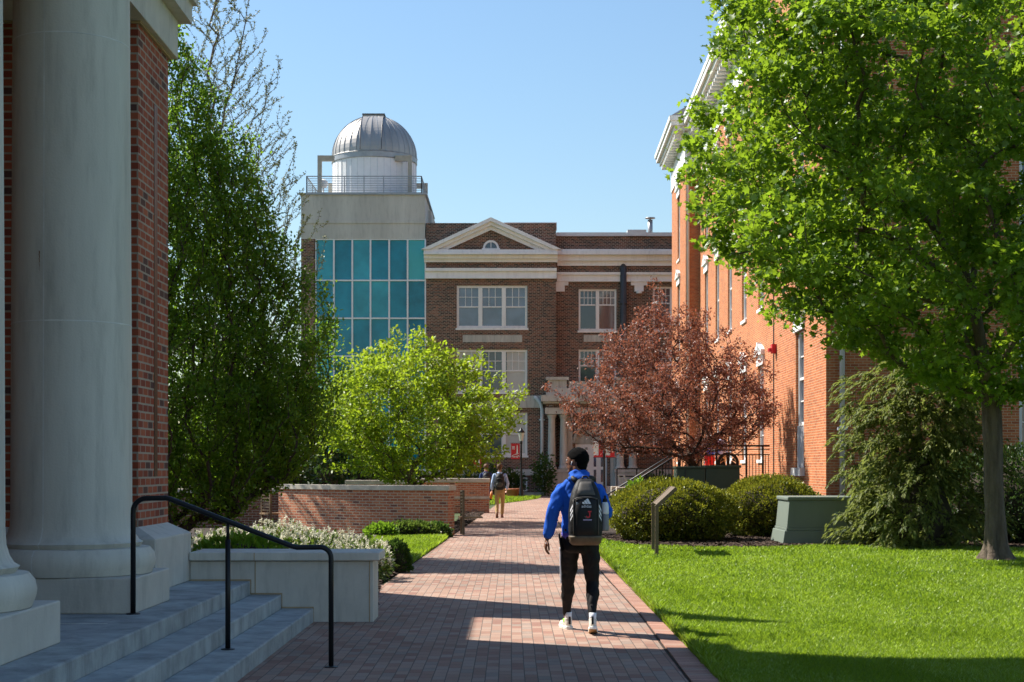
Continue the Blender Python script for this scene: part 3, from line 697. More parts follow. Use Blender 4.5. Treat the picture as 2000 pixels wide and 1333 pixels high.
# blinds drawn part-way behind the middle-row panes
for a, b, p0, p1 in ((896, 936, 716, 686), (990, 1026, 762, 686), (979, 1026, 886, 810)): MB().box(X(a), X(b), .162, .166, Z(p0), Z(p1)).build('blind', M['shade_blind'], mbd)
# stone panels, belt course, water table, pedestal
mb = MB()
mb.box(X(904), X(1020), -.03, .02, Z(669), Z(655)); mb.box(X1(1140), X1(1196), .97, 1.02, Z1(668), Z1(655))
mb.box(bl, X(1058), -.10, .02, Z(797), Z(784)); mb.box(bl, X(1058), -.05, .018, Z(784), Z(772)) if False else None
mb.box(X(985), X(1058), -.06, .016, Z(784), Z(773)); mb.box(bl, br_ - .02, -.10, .02, Z(929), Z(917)); mb.box(bl, br_ - .02, -.16, .02, Z(972), Z(962))
mb.box(X1(1242), 30, .9, 1.02, Z1(797), Z1(784)); mb.box(X1(1242), 30, .9, 1.02, Z1(929), Z1(917))
mb.build('stone_band', M['limestone'], mbd)
# brick soldier heads over the windows
# white entablatures
co = MB()
def band(x0, x1, f, py0, py1, out, ff, sc_=1):
    slab(co, f, x0, x1, -out, .05, ff(py1), ff(py0))
for (p0, p1, o_) in ((525, 531, .28), (531, 541, .16), (541, 545, .20)): band(bl - .05, br_ + .03, f0, p0, p1, o_, Z)
for (p0, p1, o_) in ((490, 496, .50), (496, 500, .62), (500, 507, .36), (507, 513, .18)): band(bl - .10, br_ + .08, f0, p0, p1, o_, Z)
for (p0, p1, o_) in ((489, 493, .45), (493, 500, .55), (500, 511, .3), (511, 520, .14)): band(br_ + .10, 30, f1, p0, p1, o_, Z1)
for (p0, p1, o_) in ((533, 538, .26), (538, 548, .14), (548, 551, .18)): band(br_ + .08, 30, f1, p0, p1, o_, Z1)
for px in (1094, 1248, 1390):
    slab(co, f1, X1(px - 16), X1(px + 16), -.12, .04, Z1(558), Z1(551)); slab(co, f1, X1(px - 9), X1(px + 9), -.10, .04, Z1(570), Z1(558))
for px in (1248, 1390): co.lathe([(.17, 0), (.17, .12)], (X1(px), .88, Z1(574)), 16)
co.build('cornice', M['white'], mbd)
# pediment
pe = MB(); ax, az = X(959), Z(428); ex0, ex1, ez = X(824), X(1096), Z(490)
def rake(t0, t1, out):      # bands parallel to the slopes, t = drop below the top edge
    for e, sgn in ((ex0, -1), (ex1, 1)):
        vs = []
        for d in (-out, .05):
            vs += [(e + sgn * 0, d, ez + .0 - t0 * .0 + (0)), (ax, d, az - t0), (ax, d, az - t1), (e - sgn * (t1 * 2.1), d, ez)] if t0 == 0 else [(e - sgn * (t0 * 2.1), d, ez), (ax, d, az - t0), (ax, d, az - t1), (e - sgn * (t1 * 2.1), d, ez)]
        pe.add(vs, [(0,1,2,3),(7,6,5,4),(0,4,5,1),(1,5,6,2),(2,6,7,3),(3,7,4,0)])
rake(0, .22, .62); rake(.22, .42, .45); rake(.42, .66, .25)
pe.build('pediment', M['white'], mbd)
ty = MB(); ty.prism([(X(845), Z(489.5)), (X(1073), Z(489.5)), (ax, az - .5)], -.10, -.02, 'y'); ty.build('tympanum', M['b_main'], mbd)
fw_ = MB(); n = 14; cx, cz = X(959), Z(486)
ring = lambda r, d: [(cx + r * math.cos(math.pi * i / n), d, cz + r * math.sin(math.pi * i / n)) for i in range(n + 1)]
g = MB(); g.add(ring(.36, -.115), [tuple(range(n + 1))]); fan = g.build('fan_window', M['glass'], mbd)
A, B, A2 = ring(.46, -.17), ring(.34, -.17), ring(.46, -.10)
fw_.add(A + B, [(i, i + 1, n + 2 + i, n + 1 + i) for i in range(n)]); fw_.add(A + A2, [(i, i + 1, n + 2 + i, n + 1 + i) for i in range(n)])
fw_.box(cx - .52, cx + .52, -.18, -.10, cz - .09, cz); fw_.box(cx - .02, cx + .02, -.14, -.116, cz, cz + .35); fw_.build('frame', M['white'], fan)
# parapet copings and flashing steps
pc = MB(); pc.box(bl - .06, X(925), .25, .9, Z(447), Z(435)); pc.box(X(985), br_ + .05, .25, .9, Z(447), Z(433.5)); pc.box(X(920), X(990), .25, .9, Z(446), Z(436))
pc.box(br_ + .05, 30, .85, 1.4, Z1(462), Z1(455)); pc.box(X1(1225), X1(1262), .80, 1.42, Z1(462), Z1(450))
for i in range(9):
    for sgn, e in ((1, 838), (-1, 1084)):
        x = X(e + sgn * i * 9); z = Z(487 - i * 4.2); pc.box(min(x, x + sgn * .26), max(x, x + sgn * .26), -.3 + .004 * i, .1, z - .1, z + .14)
pc.build('coping', M['pipe'], mbd)
mb = MB(); mb.tube([(X1(1279), 4, Z1(460)), (X1(1279), 4, Z1(414))], .15, 12); mb.lathe([(.3, 0), (.3, .05)], (X1(1279), 4, Z1(411)), 14); mb.tube([(X1(1279), 4, Z1(414)), (X1(1279), 4, Z1(410))], .06, 8); mb.build('vent_pipe', M['greymetal'], mbd, smooth=True)
mb = MB(); mb.tube([(X1(1217), .80, .3), (X1(1217), .80, Z1(526)), (X1(1217), 1.0, Z1(520))], .19, 12); mb.box(X1(1210), X1(1224), .62, 1, Z1(596), Z1(590)); mb.build('vent_stack', M['darkpipe'], mbd, smooth=True)
mb = MB(); mb.tube([(X(1043), -.2, Z(776)), (X(1047), -.2, Z(778)), (X(1056), -.16, Z(790)), (X(1058.5), -.14, Z(800)), (X(1058.5), -.14, .3)], .10, 10); mb.box(X(1053), X(1064), -.22, 0, Z(822), Z(819)); mb.build('downpipe', M['pipe'], mbd, smooth=True)

# entrance portico
ep = MB()
xc = X(1155); Pz = Z
def eb(a, b, y0, y1, p0, p1): ep.box(X(a), X(b), y0, y1, Pz(p1), Pz(p0))
eb(1064, 1246, -.9, .95, 798, 810); eb(1060, 1250, -1.05, .95, 786, 790); eb(1056, 1254, -1.25, .95, 774, 786); eb(1066, 1244, -.85, .95, 760, 774)
eb(1070, 1106, -.7, .95, 744, 760); eb(1066, 1110, -.8, .95, 738, 744); eb(1204, 1240, -.7, .95, 744, 760); eb(1200, 1244, -.8, .95, 738, 744); eb(1110, 1200, -.6, .95, 746, 760)
eb(1064, 1112, -1.0, .95, 917, 923); eb(1066, 1110, -.95, .95, 923, 970); eb(1198, 1246, -1.0, .95, 917, 923); eb(1200, 1244, -.95, .95, 923, 970)
for a in (1071, 1240): ep.lathe([(.12, 0), (.12, .03)], (X(a + 5), -.93, Pz(795)), 14)
eb(1108, 1118, -.2, .95, 810, 968); eb(1192, 1202, -.2, .95, 810, 968)
# arch over the door
n = 12; c_, r0, r1 = (X(1155), Pz(866)), X(1192) - X(1155), X(1186) - X(1155)
for i in range(n):
    a, b = math.pi * i / n, math.pi * (i + 1) / n
    vs = [(c_[0] + r * math.cos(t), d, c_[1] + r * math.sin(t) * 1.15) for d in (-.12, .3) for r, t in ((r0, a), (r0, b), (r1, b), (r1, a))]
    ep.add(vs, [(0,1,2,3),(7,6,5,4),(0,4,5,1),(1,5,6,2),(2,6,7,3),(3,7,4,0)])
pt = ep.build('entrance_portico', M['limestone'], mbd)
for px in (1077, 1100, 1210, 1234):
    c = MB(); x = X(px); z0, z1 = Pz(917), Pz(810)
    c.lathe([(.30, z0), (.30, z0 + .10), (.24, z0 + .16), (.22, z0 + .3), (.215, z0 + 1.2), (.185, z1 - .3), (.20, z1 - .25), (.26, z1 - .12), (.28, z1)], (x, -.55, 0), 20)
    c.build('column', M['limestone'], pt, smooth=True)
mb = MB(); eb = None
mb.box(X(1066), X(1244), -.75, .9, Pz(798), Pz(790)); mb.box(X(1118), X(1192), .32, .40, Pz(868), Pz(810)); mb.box(X(1112), X(1124), .05, .31, 0, Pz(868)); mb.box(X(1186), X(1198), .05, .31, 0, Pz(868)); mb.build('brick_infill', M['b_main'], pt)
dr = MB(); dr.box(X(1124), X(1186), .28, .36, .1, Pz(868)); dr = dr.build('door', M['white'], mbd)
g = MB()
for a in (1129, 1143, 1160, 1174):
    for p0, p1 in ((874, 879), (886, 912), (918, 942)): g.box(X(a), X(a + 5), .27, .285, Pz(p1), Pz(p0))
g.build('pane', M['glass'], dr)
g = MB(); g.box(X(1120), X(1190), .26, .38, Pz(868), Pz(872) + .3); g.prism([(c_[0] + r1 * math.cos(math.pi * i / 12), c_[1] + r1 * 1.15 * math.sin(math.pi * i / 12)) for i in range(13)], .22, .26, 'y'); g.build('fanlight', M['limestone'], dr)
mb = MB()
for i in range(4): mb.box(X(1100 - 4 * i), X(1212 + 4 * i), -2.2 - .32 * i, -.2, 0, .55 - .14 * i)
mb.build('entrance_step', M['limestone'], mbd)

# ================================================================== OBSERVATORY TOWER
tw = thing('observatory_tower', 'concrete and teal glass tower topped by a metal observatory dome', 'tower', (0, Y0, 0))
tx0, tx1 = X(588), X(831)
mb = MB(); mb.box(tx0, tx1 - .02, .0, 8.6, Z(467), Z(381)); mb.box(tx0 - .02, tx1, -.05, 8.62, Z(437), Z(430)); mb.box(tx1 - .4, tx1 + .16, 3.5, 8.4, Z(560), Z(392)); mb.build('concrete_top', M['tower'], tw)
mb = MB(); mb.box(tx0 - .09, tx1 + .10, -.10, 8.7, Z(381), Z(377.5)); mb.build('coping', M['greymetal'], tw)
mb = MB(); mb.box(tx0, X(616), .0, 8.6, 0, Z(467)); mb.box(X(616), tx1 - .02, 5.0, 8.6, 0, Z(467)).box(tx1 - .35, tx1 - .02, .5, 5.0, 0, Z(467)); mb.build('brick_wall', M['b_main'], tw)
pxs = [616, 652, 688, 723.5, 760, 796, 831]; pys = [467.5, 548, 622, 696, 770, 844, 918]
mu = MB()
cw = MB()
for py in (548, 696, 844): cw.box(X(616), tx1 - .36, .25, 4.98, Z(py) - .18, Z(py) + .10)
cw.box(X(616), tx1 - .36, 4.80, 4.96, 0, Z(467)); cw.box(X(612), X(616) + .05, .3, 4.9, 0, Z(467))
for p0, p1 in (((690, 545), (800, 478)), ((640, 694), (760, 552)), ((690, 842), (800, 700))):
    cw.bar((X(p0[0]), 1.6, Z(p0[1])), (X(p1[0]), 1.6, Z(p1[1])), 1.3, .38)
cwo = cw.build('glass_wall', M['interior'], tw)
rngp = random.Random(3)
for i in range(6):
    for j in range(6):
        mt = M['tealpale'] if (i == 5 and j == 0) else M[('teal', 'teal_a', 'teal_b', 'teal')[rngp.randrange(4)]]
        a, b = X(pxs[i]) + .04, X(pxs[i + 1]) - .04; c, d = Z(pys[j + 1]) + .03, Z(pys[j]) - .03
        g = MB(); t1, t2 = rngp.uniform(-.012, .012), rngp.uniform(-.012, .012)
        g.quad((a, .10 + t1, c), (b, .10 - t1, c), (b, .10 - t1 + t2, d), (a, .10 + t1 + t2, d)); g.build('pane', mt, cwo)
for px in pxs: mu.box(X(px) - .045, X(px) + .045, .0, .12, 0, Z(466.5))
for py in pys: mu.box(X(616), tx1, .015, .118, Z(py) - .04, Z(py) + .04)
mu.build('mullion', M['whitemetal'], cwo)
# roof rail
rl = MB(); zb, zt = Z(377.5), Z(343); x0, x1 = tx0 + .28, tx1 - .25
for (a, b) in (((x0, .3), (x1, .3)), ((x1, .3), (x1, 8.2)), ((x0, .3), (x0, 8.2)), ((x0, 8.2), (x1, 8.2))):
    for k in range(8):
        z = zb + .08 + (zt - zb - .08) * k / 7; w_ = .055 if k == 7 else .028
        rl.bar((a[0], a[1], z), (b[0], b[1], z), w_)
    for t in (0, .33, .5, .67, 1): rl.bar((a[0] + (b[0] - a[0]) * t, a[1] + (b[1] - a[1]) * t, zb), (a[0] + (b[0] - a[0]) * t, a[1] + (b[1] - a[1]) * t, zt), .05)
rl.build('roof_railing', M['greymetal'], tw)
# drum and dome
dc = Vector((X(731.4) * (Y0 + 3.6) / Y0, 3.6, 0)); Rd = 82.4 * (Y0 + 3.6) / FPX
zd = 19.65
n = 40
mb = MB(); mb.lathe([(Rd - .02, zb - .1), (Rd - .02, zd + .05)], dc, n); dro = mb.build('drum', M['whitemetal'], tw)
sm = MB()
for i in range(n):
    a = 2 * math.pi * i / n; x, y = dc.x + (Rd - .015) * math.cos(a), dc.y + (Rd - .015) * math.sin(a)
    sm.bar((x, y, zb), (x, y, zd), .022)
sm.build('seam', M['pipe'], dro)
sk = MB(); sk.lathe([(Rd + .0, zd - .02), (Rd + .03, zd + .02), (Rd + .03, zd + .36), (Rd - .02, zd + .40)], dc, 64); sk.build('skirt', M['greymetal'], tw, smooth=False)
DH = 2.48; DB = zd + .38
prof = [(Rd * math.cos(t), DB + DH * math.sin(t)) for t in [math.pi / 2 * i / 16 for i in range(17)]]
prof = [(Rd + .06, DB - .05)] + prof
mb = MB(); mb.lathe(prof, dc, 36); dm = mb.build('dome', M['dome'], tw, smooth=False)
rb_ = MB()
for i in range(36):
    a = 2 * math.pi * (i + .0) / 36; rb_.tube([(dc.x + (r + .01) * math.cos(a), dc.y + (r + .01) * math.sin(a), z + .005) for r, z in prof[1:16]], .017, 4)
rb_.build('rib', M['greymetal'], dm)
sl = MB()
hw = .62
for sgn in (-1, 1):
    sl.tube([(dc.x + sgn * hw, dc.y - math.sqrt(max(0, (r + .05) ** 2 - hw ** 2)), z + .05) for r, z in prof[1:] if r > hw + .1], .026, 5)
vs = [(dc.x + sx * (hw - .0), dc.y - math.sqrt(max(.0001, (r + .045) ** 2 - hw ** 2)), z + .045) for r, z in prof[1:] if r > hw + .1 for sx in (-1, 1)]
m_ = len(vs) // 2
sl2 = MB(); sl2.add(vs, [(2*i, 2*i+1, 2*i+3, 2*i+2) for i in range(m_ - 1)])
sl2.box(dc.x - hw, dc.x + hw, dc.y - .66, dc.y + .7, DB + DH - .22, DB + DH - .02)
shut = sl2.build('shutter', M['dome'], dm); sl.box(dc.x - hw - .05, dc.x + hw + .05, dc.y - .70, dc.y + .72, DB + DH - .02, DB + DH + .05); sl.build('shutter_rail', M['domedark'], shut)
# tan portal frames round the dome
for xa, ya, sgn, y1 in ((-3.0, -2.1, 1, 0), (2.25, -2.1, -1, 0), (-2.85, 1.9, 1, 1), (2.95, 1.9, -1, 1)):
    b = MB(); x = dc.x + xa; y = dc.y + ya; zt2 = zd + (.12 if y1 == 0 else -.75)
    b.box(x - .12, x + .12, y - .12, y + .12, zb, zt2); b.box(min(x + sgn * .12, x + sgn * .85), max(x + sgn * .12, x + sgn * .85), y - .11, y + .11, zt2 - .32, zt2 - .002)
    b.build('steel_frame', M['tan'], tw)
b = MB(); b.ell((X(624), 1.8, Z(348)), (.28, .28, .27), 18, 10); b.tube([(X(624), 1.8, zb), (X(624), 1.8, Z(356))], .05, 8); b.build('vent_ball', M['white'], tw, smooth=True)

# low part of the tower front behind the trees
lw = thing('terrace_railing', 'dark four bar metal railing by the tower foot', 'railing', (gx(600, 66), 66, 0))
mb = MB()
for k in range(4): mb.bar((-1.0, 0, gz(912 + k * 9, 66)), (2.0, 0, gz(912 + k * 9, 66)), .06)
for x in (-1.0, .5, 2.0): mb.bar((x, 0, 0), (x, 0, gz(912, 66)), .06)
mb.build('rail', M['dark'], lw)
# ================================================================== TREES
class Skel:
    def __init__(s, seed): s.r = np.random.RandomState(seed); s.pos = np.zeros((20000, 3)); s.par = -np.ones(20000, int); s.pl = np.zeros(20000); s.n = 0; s.br = []
    def node(s, p, par):
        i = s.n; s.pos[i] = p; s.par[i] = par; s.pl[i] = 0 if par < 0 else s.pl[par] + np.linalg.norm(s.pos[i] - s.pos[par]); s.n += 1; return i
    def path(s, pts, par=-1):
        ids = [par] if par >= 0 else []
        for p in pts: par = s.node(p, par); ids.append(par)
        s.br.append(ids); return ids
    def grow(s, tips, up=.4, alpha=.25, step=.3, bend=.35, wob=.04, minz=0, lift=.5):
        for t in tips:
            P_ = s.pos[:s.n]; d = t - P_; L = np.linalg.norm(d, axis=1); hd = np.hypot(d[:, 0], d[:, 1])
            cost = L + alpha * s.pl[:s.n] + 3.0 * np.maximum(0, P_[:, 2] - (t[2] - up * hd)) + 6.0 * np.maximum(0, minz - P_[:, 2])
            i = int(np.argmin(cost)); p0 = s.pos[i]; L = L[i]
            dirn = p0 - s.pos[s.par[i]] if s.par[i] >= 0 else np.array([0, 0, 1.])
            dirn = dirn / (np.linalg.norm(dirn) + 1e-9)
            c = p0 + dirn * L * bend + (t - p0) * .25 + np.array([0, 0, lift * L * .2])
            k = max(2, int(L / step)); pts = []
            for j in range(1, k + 1):
                u = j / k; q = (1 - u) ** 2 * p0 + 2 * u * (1 - u) * c + u * u * t
                q = q + s.r.randn(3) * wob * L * .3 * (u * (1.1 - u) * 3); pts.append(q)
            s.path(pts, i)
    def radii(s, r_tip, r_trunk, ex=2.2):
        w_ = np.zeros(s.n); kids = np.zeros(s.n, int)
        for i in range(s.n):
            if s.par[i] >= 0: kids[s.par[i]] += 1
        w_[kids == 0] = r_tip ** ex
        for i in range(s.n - 1, 0, -1):
            if s.par[i] >= 0: w_[s.par[i]] += w_[i]
        r = w_ ** (1 / ex); r = r_tip + (r - r_tip) * (r_trunk - r_tip) / max(1e-9, r[0] - r_tip); return r
    def mesh(s, rad, sides=5, flare=None):
        mb = MB()
        for b in s.br:
            if len(b) < 2: continue
            pts = [s.pos[i] for i in b]; rr = [rad[i] for i in b]
            if s.par[b[0]] >= 0 or b[0] != 0: rr[0] = min(rr[0], rr[1] * 1.25)
            n = 10 if rr[0] > .1 else 6 if rr[0] > .03 else 4 if rr[0] < .012 else sides
            mb.tube(pts, rr, n, caps=False)
        return mb
def unit(v): return v / (np.linalg.norm(v, axis=-1, keepdims=True) + 1e-9)
OVAL = (np.array([(0,0,0),(.26,.32,.05),(.23,.68,.04),(0,1,-.04),(-.23,.68,.04),(-.26,.32,.05)]), [(0,1,2,3),(0,3,4,5)])
DIAM = (np.array([(0,0,0),(.25,.5,.05),(0,1,0),(-.25,.5,.05)]), [(0,1,2,3)])
MAPLE = (np.array([(0,0,0),(.50,.14,.06),(.30,.36,.03),(.56,.66,.05),(.19,.62,.01),(0,1,-.08),(-.19,.62,.01),(-.56,.66,.05),(-.30,.36,.03),(-.50,.14,.06)]), [(0,1,2,3,4,5),(0,5,6,7,8,9)])
FROND = (np.array([(0,0,0),(.10,.22,.02),(.20,.30,.0),(.13,.46,.02),(.17,.62,-.02),(.06,.72,0),(0,1,-.10),(-.06,.72,0),(-.17,.62,-.02),(-.13,.46,.02),(-.20,.30,0),(-.10,.22,.02)]), [(0,1,2,3,4,5,6),(0,6,7,8,9,10,11)])
def leaves(name, pos, axis, size, tpl, mat, parent, r, nup=(0, 0, 1), nrand=.6, label=None):
    n = len(pos); ax = unit(axis); nr = unit(np.array(nup)[None] + r.randn(n, 3) * nrand)
    sd_ = unit(np.cross(ax, nr)); nr = np.cross(sd_, ax)
    T, F = tpl; V = pos[:, None] + size[:, None, None] * (T[None, :, 0, None] * sd_[:, None] + T[None, :, 1, None] * ax[:, None] + T[None, :, 2, None] * nr[:, None])
    m = len(T); F = np.array(F); FF = (np.arange(n)[:, None, None] * m + F[None]).reshape(-1, F.shape[1])
    o = np_mesh(name, V.reshape(-1, 3), FF, mat, parent)
    return o
def twig_leaves(s, r, per, t0=.35, sig=.12, jit=.5, tipn=6, down=.15, keep=None):
    """leaf positions along the outer part of every branch, growing off the twig"""
    Pp, Aa = [], []
    for b in s.br[1:]:
        q = s.pos[b]
        if keep is not None and r.rand() > keep(q[-1]): continue
        L = np.linalg.norm(np.diff(q, axis=0), axis=1); cum_ = np.r_[0, np.cumsum(L)]; tot = cum_[-1]
        n = max(3, int(per * tot * (1 - t0))) + tipn
        u = np.r_[t0 + (1 - t0) * r.rand(n - tipn), np.ones(tipn)] * tot
        p = np.stack([np.interp(u, cum_, q[:, k]) for k in range(3)], 1)
        d = unit(q[-1] - q[max(0, len(q) - 3)]); a = unit(r.randn(n, 3) * jit + d[None] * .6 + np.array([0, 0, -down]))
        Pp.append(p + r.randn(n, 3) * sig * np.array([1, 1, .7])); Aa.append(a)
    return np.concatenate(Pp), np.concatenate(Aa)
def profile_tips(r, n, c, prof, dy=1.0, inner=.35, lump=.12, zpow=1.0):
    zs = np.array([q[0] for q in prof]); rs = np.array([q[1] for q in prof])
    zz = np.linspace(zs[0], zs[-1], 200); wgt = np.interp(zz, zs, rs) ** 1.6 + .05; cdf = np.cumsum(wgt); cdf /= cdf[-1]
    z = np.interp(r.rand(n), cdf, zz); a = r.rand(n) * 6.283; k = np.sqrt(inner ** 2 + (1 - inner ** 2) * r.rand(n))
    ph = 1 + lump * np.sin(3 * a + z * 1.7) + lump * .8 * np.sin(5 * a - z * 2.3 + 1)
    rr = np.interp(z, zs, rs) * k * ph
    return np.stack([c[0] + rr * np.cos(a), c[1] + rr * np.sin(a) * dy, z], 1)

# ---- big maple on the lawn
r = np.random.RandomState(21)
mt_ = thing('maple_tree', 'large bright green maple with grey trunk on the lawn at the right', 'tree', (8.45, 26.7, 0))
O = np.array([8.45, 26.7, 0])
s = Skel(21)
s.path([np.array(p) - O for p in ((8.45, 26.7, -.05), (8.43, 26.7, .25), (8.40, 26.7, .8), (8.37, 26.7, 1.4), (8.36, 26.68, 2.0), (8.32, 26.65, 2.6), (8.22, 26.62, 3.2), (8.08, 26.6, 4.0), (7.95, 26.6, 4.8))])
profM = [(2.75, .8), (3.0, 1.6), (3.5, 2.5), (4.3, 3.7), (5.0, 5.0), (6.6, 5.6), (8.0, 5.55), (9.6, 5.2), (11, 4.2), (12.1, 2.0), (12.7, .3)]
sc_t = []
for a, el, L in ((175, .55, 3.4), (200, .9, 3.6), (150, 1.0, 3.2), (178, 1.25, 4.2), (110, .8, 3), (250, .8, 3), (20, .7, 3.2), (340, 1.1, 3.6), (60, 1.1, 3), (290, 1.3, 4), (190, .35, 3.6), (165, .25, 3.2)):
    sc_t.append((math.cos(R(a)) * L * math.cos(el), math.sin(R(a)) * L * math.cos(el), 4.0 + L * math.sin(el) * 1.3))
s.grow(np.array(sc_t), up=.5, alpha=.1, step=.35, wob=.05, minz=2.3, lift=.8)
tips = profile_tips(r, 1350, (0, 0), profM, .86, .50, .14)
# the crown hangs lower on its left side than close to the trunk
xl = np.interp(tips[:, 2], [2.9, 3.5, 4.4, 5.1, 6.6, 8, 8.8, 9.7, 11], [7.8, 6.5, 5.2, 3.5, 3.12, 2.95, 3.3, 3.45, 4.3]) - 8.45
tips = tips[tips[:, 0] > xl]; tips = tips[np.argsort(np.linalg.norm(tips - np.array([0, 0, 4]), axis=1))]
s.grow(tips, up=.15, alpha=.18, step=.32, wob=.05, minz=2.5, lift=.35)
rad = s.radii(.006, .165); rad[0] = .27; rad[1] = .20
base_br = s.br[0]; s.br[0] = base_br[-2:]
tm = s.mesh(rad); s.br[0] = base_br
# the bole itself: fluted, knotted and flaring into roots
tp = s.pos[base_br]; tr_r = rad[base_br]; zz_ = np.linspace(-.05, tp[-1, 2], 90); nn_ = 32; vs = []; fs = []
from mathutils import noise as _nz
for i, z in enumerate(zz_):
    cx_ = np.interp(z, tp[:, 2], tp[:, 0]); cy_ = np.interp(z, tp[:, 2], tp[:, 1]); r0_ = np.interp(z, tp[:, 2], tr_r); r0_ = max(r0_, .15) if z < 2.6 else r0_
    fl = .13 * math.exp(-max(z, 0) / .14)
    for j in range(nn_):
        an = 2 * math.pi * j / nn_
        k_ = 1 + .07 * math.sin(5 * an + 1.2 * z) * math.exp(-z / 1.5) + .10 * _nz.noise(Vector((math.cos(an) * 1.6, math.sin(an) * 1.6, z * 1.1))) + .05 * _nz.noise(Vector((math.cos(an) * 7, math.sin(an) * 7, z * 2.5))) + .10 * math.exp(-((z - 1.35) / .16) ** 2) * max(0, math.cos(an + 1.9)) + .09 * math.exp(-((z - .75) / .2) ** 2) * max(0, math.cos(an + .9))
        rr_ = r0_ * k_ + fl * (.6 + .5 * math.sin(5 * an + .7) + .3 * math.sin(3 * an))
        vs.append((cx_ + rr_ * math.cos(an), cy_ + rr_ * math.sin(an), z))
for i in range(len(zz_) - 1):
    for j in range(nn_): k_ = (j + 1) % nn_; fs.append((i * nn_ + j, i * nn_ + k_, (i + 1) * nn_ + k_, (i + 1) * nn_ + j))
tm.add(vs, fs); tm.build('trunk', M['bark'], mt_, smooth=True)
kf = lambda q: 1.0 if (q[0] + 8.45 < 10.2 and q[2] < 10.9) else .35
Lp, La = twig_leaves(s, r, 84, .2, .16, .75, 80, .25, kf)
leaves('crown', Lp, La, .060 + .085 * r.rand(len(Lp)) ** 1.4, MAPLE, M['l_maple'], mt_, r, (0, -.1, 1), .75)
print('maple leaves', len(Lp), 'branches', len(s.br))

# ---- upright hornbeam beside the pier
r = np.random.RandomState(8)
hb = thing('hornbeam_tree', 'dense dark green upright hornbeam with rising branches beside the brick pier', 'tree', (-6.3, 27.7, 0))
s = Skel(8); s.path([np.array((0, 0, z)) for z in (-.05, .2, .5, .9, 1.3)])
profH = [(z_, r_) for z_, r_ in [(.75, 1.0), (1.3, 2.0), (2.0, 2.95), (3.0, 3.28), (3.7, 3.30), (4.5, 2.95), (5.2, 2.5), (6.3, 2.15), (7.2, 1.75), (8.2, 1.1), (9.2, .55), (10, .12)]]
tips = profile_tips(r, 2100, (0, 0), profH, .55, .34, .06)
tips = np.r_[tips, profile_tips(r, 420, (0, 0), [(5.0, 2.4), (6.3, 2.15), (7.2, 1.75), (8.2, 1.15), (9.2, .6), (9.9, .2)], .6, .3, .06), profile_tips(r, 500, (0, 0), [(.55, .9), (.9, 1.7), (1.3, 2.3), (2.0, 2.95), (3.2, 3.25)], .55, .5, .06)]
tips = tips[np.argsort(np.hypot(tips[:, 0], tips[:, 1]) + tips[:, 2] * .8)]
s.grow(tips, up=1.35, alpha=.05, step=.34, wob=.03, bend=.4, lift=.1)
rad = s.radii(.0065, .17); s.mesh(rad, 4).build('trunk', M['barkdark'], hb)
Lp, La = twig_leaves(s, r, 84, .08, .10, .65, 24, .0)
leaves('crown', Lp, La, .050 + .042 * r.rand(len(Lp)), OVAL, M['l_horn'], hb, r, (0, -.1, 1), .8)
print('hornbeam leaves', len(Lp))

# ---- bare-twigged conifer behind it
r = np.random.RandomState(4)
bt = thing('bare_tree', 'tall nearly bare tree with feathery budding twigs behind the hornbeam', 'tree', (-8.1, 42, 0))
s = Skel(4); s.path([np.array((0, 0, z)) for z in np.linspace(-.05, 3, 8)])
k = .012
lead = [(-7.2 + .1, 36, 14.5), (-6.55, 36.3, 12.4), (-5.95, 35.6, 11.2), (-5.4, 36.2, 9.4), (-5.0, 35.8, 8.2), (-8.2, 36, 13), (-7.6, 36.8, 15), (-6.2, 36.6, 13.0)]
s.grow((np.array(lead) - np.array([-6.9, 36, 0])) * np.array([1.17, 1.1, 1.15]), up=2.6, alpha=.02, step=.4, wob=.02, bend=.5, lift=.3)
profB = [(z_ * 1.15, r_ * 1.17) for z_, r_ in [(4.0, 2.6), (6, 2.55), (8, 2.25), (9.5, 1.85), (11, 1.4), (12.5, .95), (14, .6), (15, .3)]]
tips = profile_tips(r, 2000, (.1, 0), profB, .8, .2, .05); tips = tips[np.argsort(np.hypot(tips[:, 0], tips[:, 1]))]
s.grow(tips, up=.75, alpha=.04, step=.22, wob=.02, bend=.25, lift=-.35)
rad = s.radii(.0048, .09, 2.7); s.mesh(rad, 4).build('trunk', M['barkgrey'], bt)
Lp, La = twig_leaves(s, r, 60, .1, .02, .8, 8, -.2)
leaves('crown', Lp, La, .035 + .035 * r.rand(len(Lp)), DIAM, M['l_bud'], bt, r, (0, 0, 1), 1)

# ---- lime-green small tree in the planter
r = np.random.RandomState(31)
lt_ = thing('lime_green_tree', 'small spreading tree with sunlit yellow green leaves inside the round planter', 'tree', (-2.85, 45, 0))
s = Skel(31); s.path([np.array((0, 0, z)) for z in (-.05, .4, .9)])
s.grow(np.array([(-1.2, 0, 2.1), (1.0, -.3, 2.2), (.3, .9, 2.4), (-.4, -.8, 2.5), (1.9, .2, 2.4), (-1.9, .3, 2.6), (.1, .1, 3.2)]), up=.3, alpha=.05, step=.3, wob=.06, lift=.5)
profL = [(1.25, 1.0), (1.7, 2.2), (2.5, 2.75), (3.3, 3.05), (4.0, 2.75), (4.7, 2.0), (5.2, 1.15), (5.55, .3)]
tips = profile_tips(r, 620, (0, 0), profL, .9, .35, .13); tips = tips[np.argsort(np.linalg.norm(tips - np.array([0, 0, 1.5]), axis=1))]
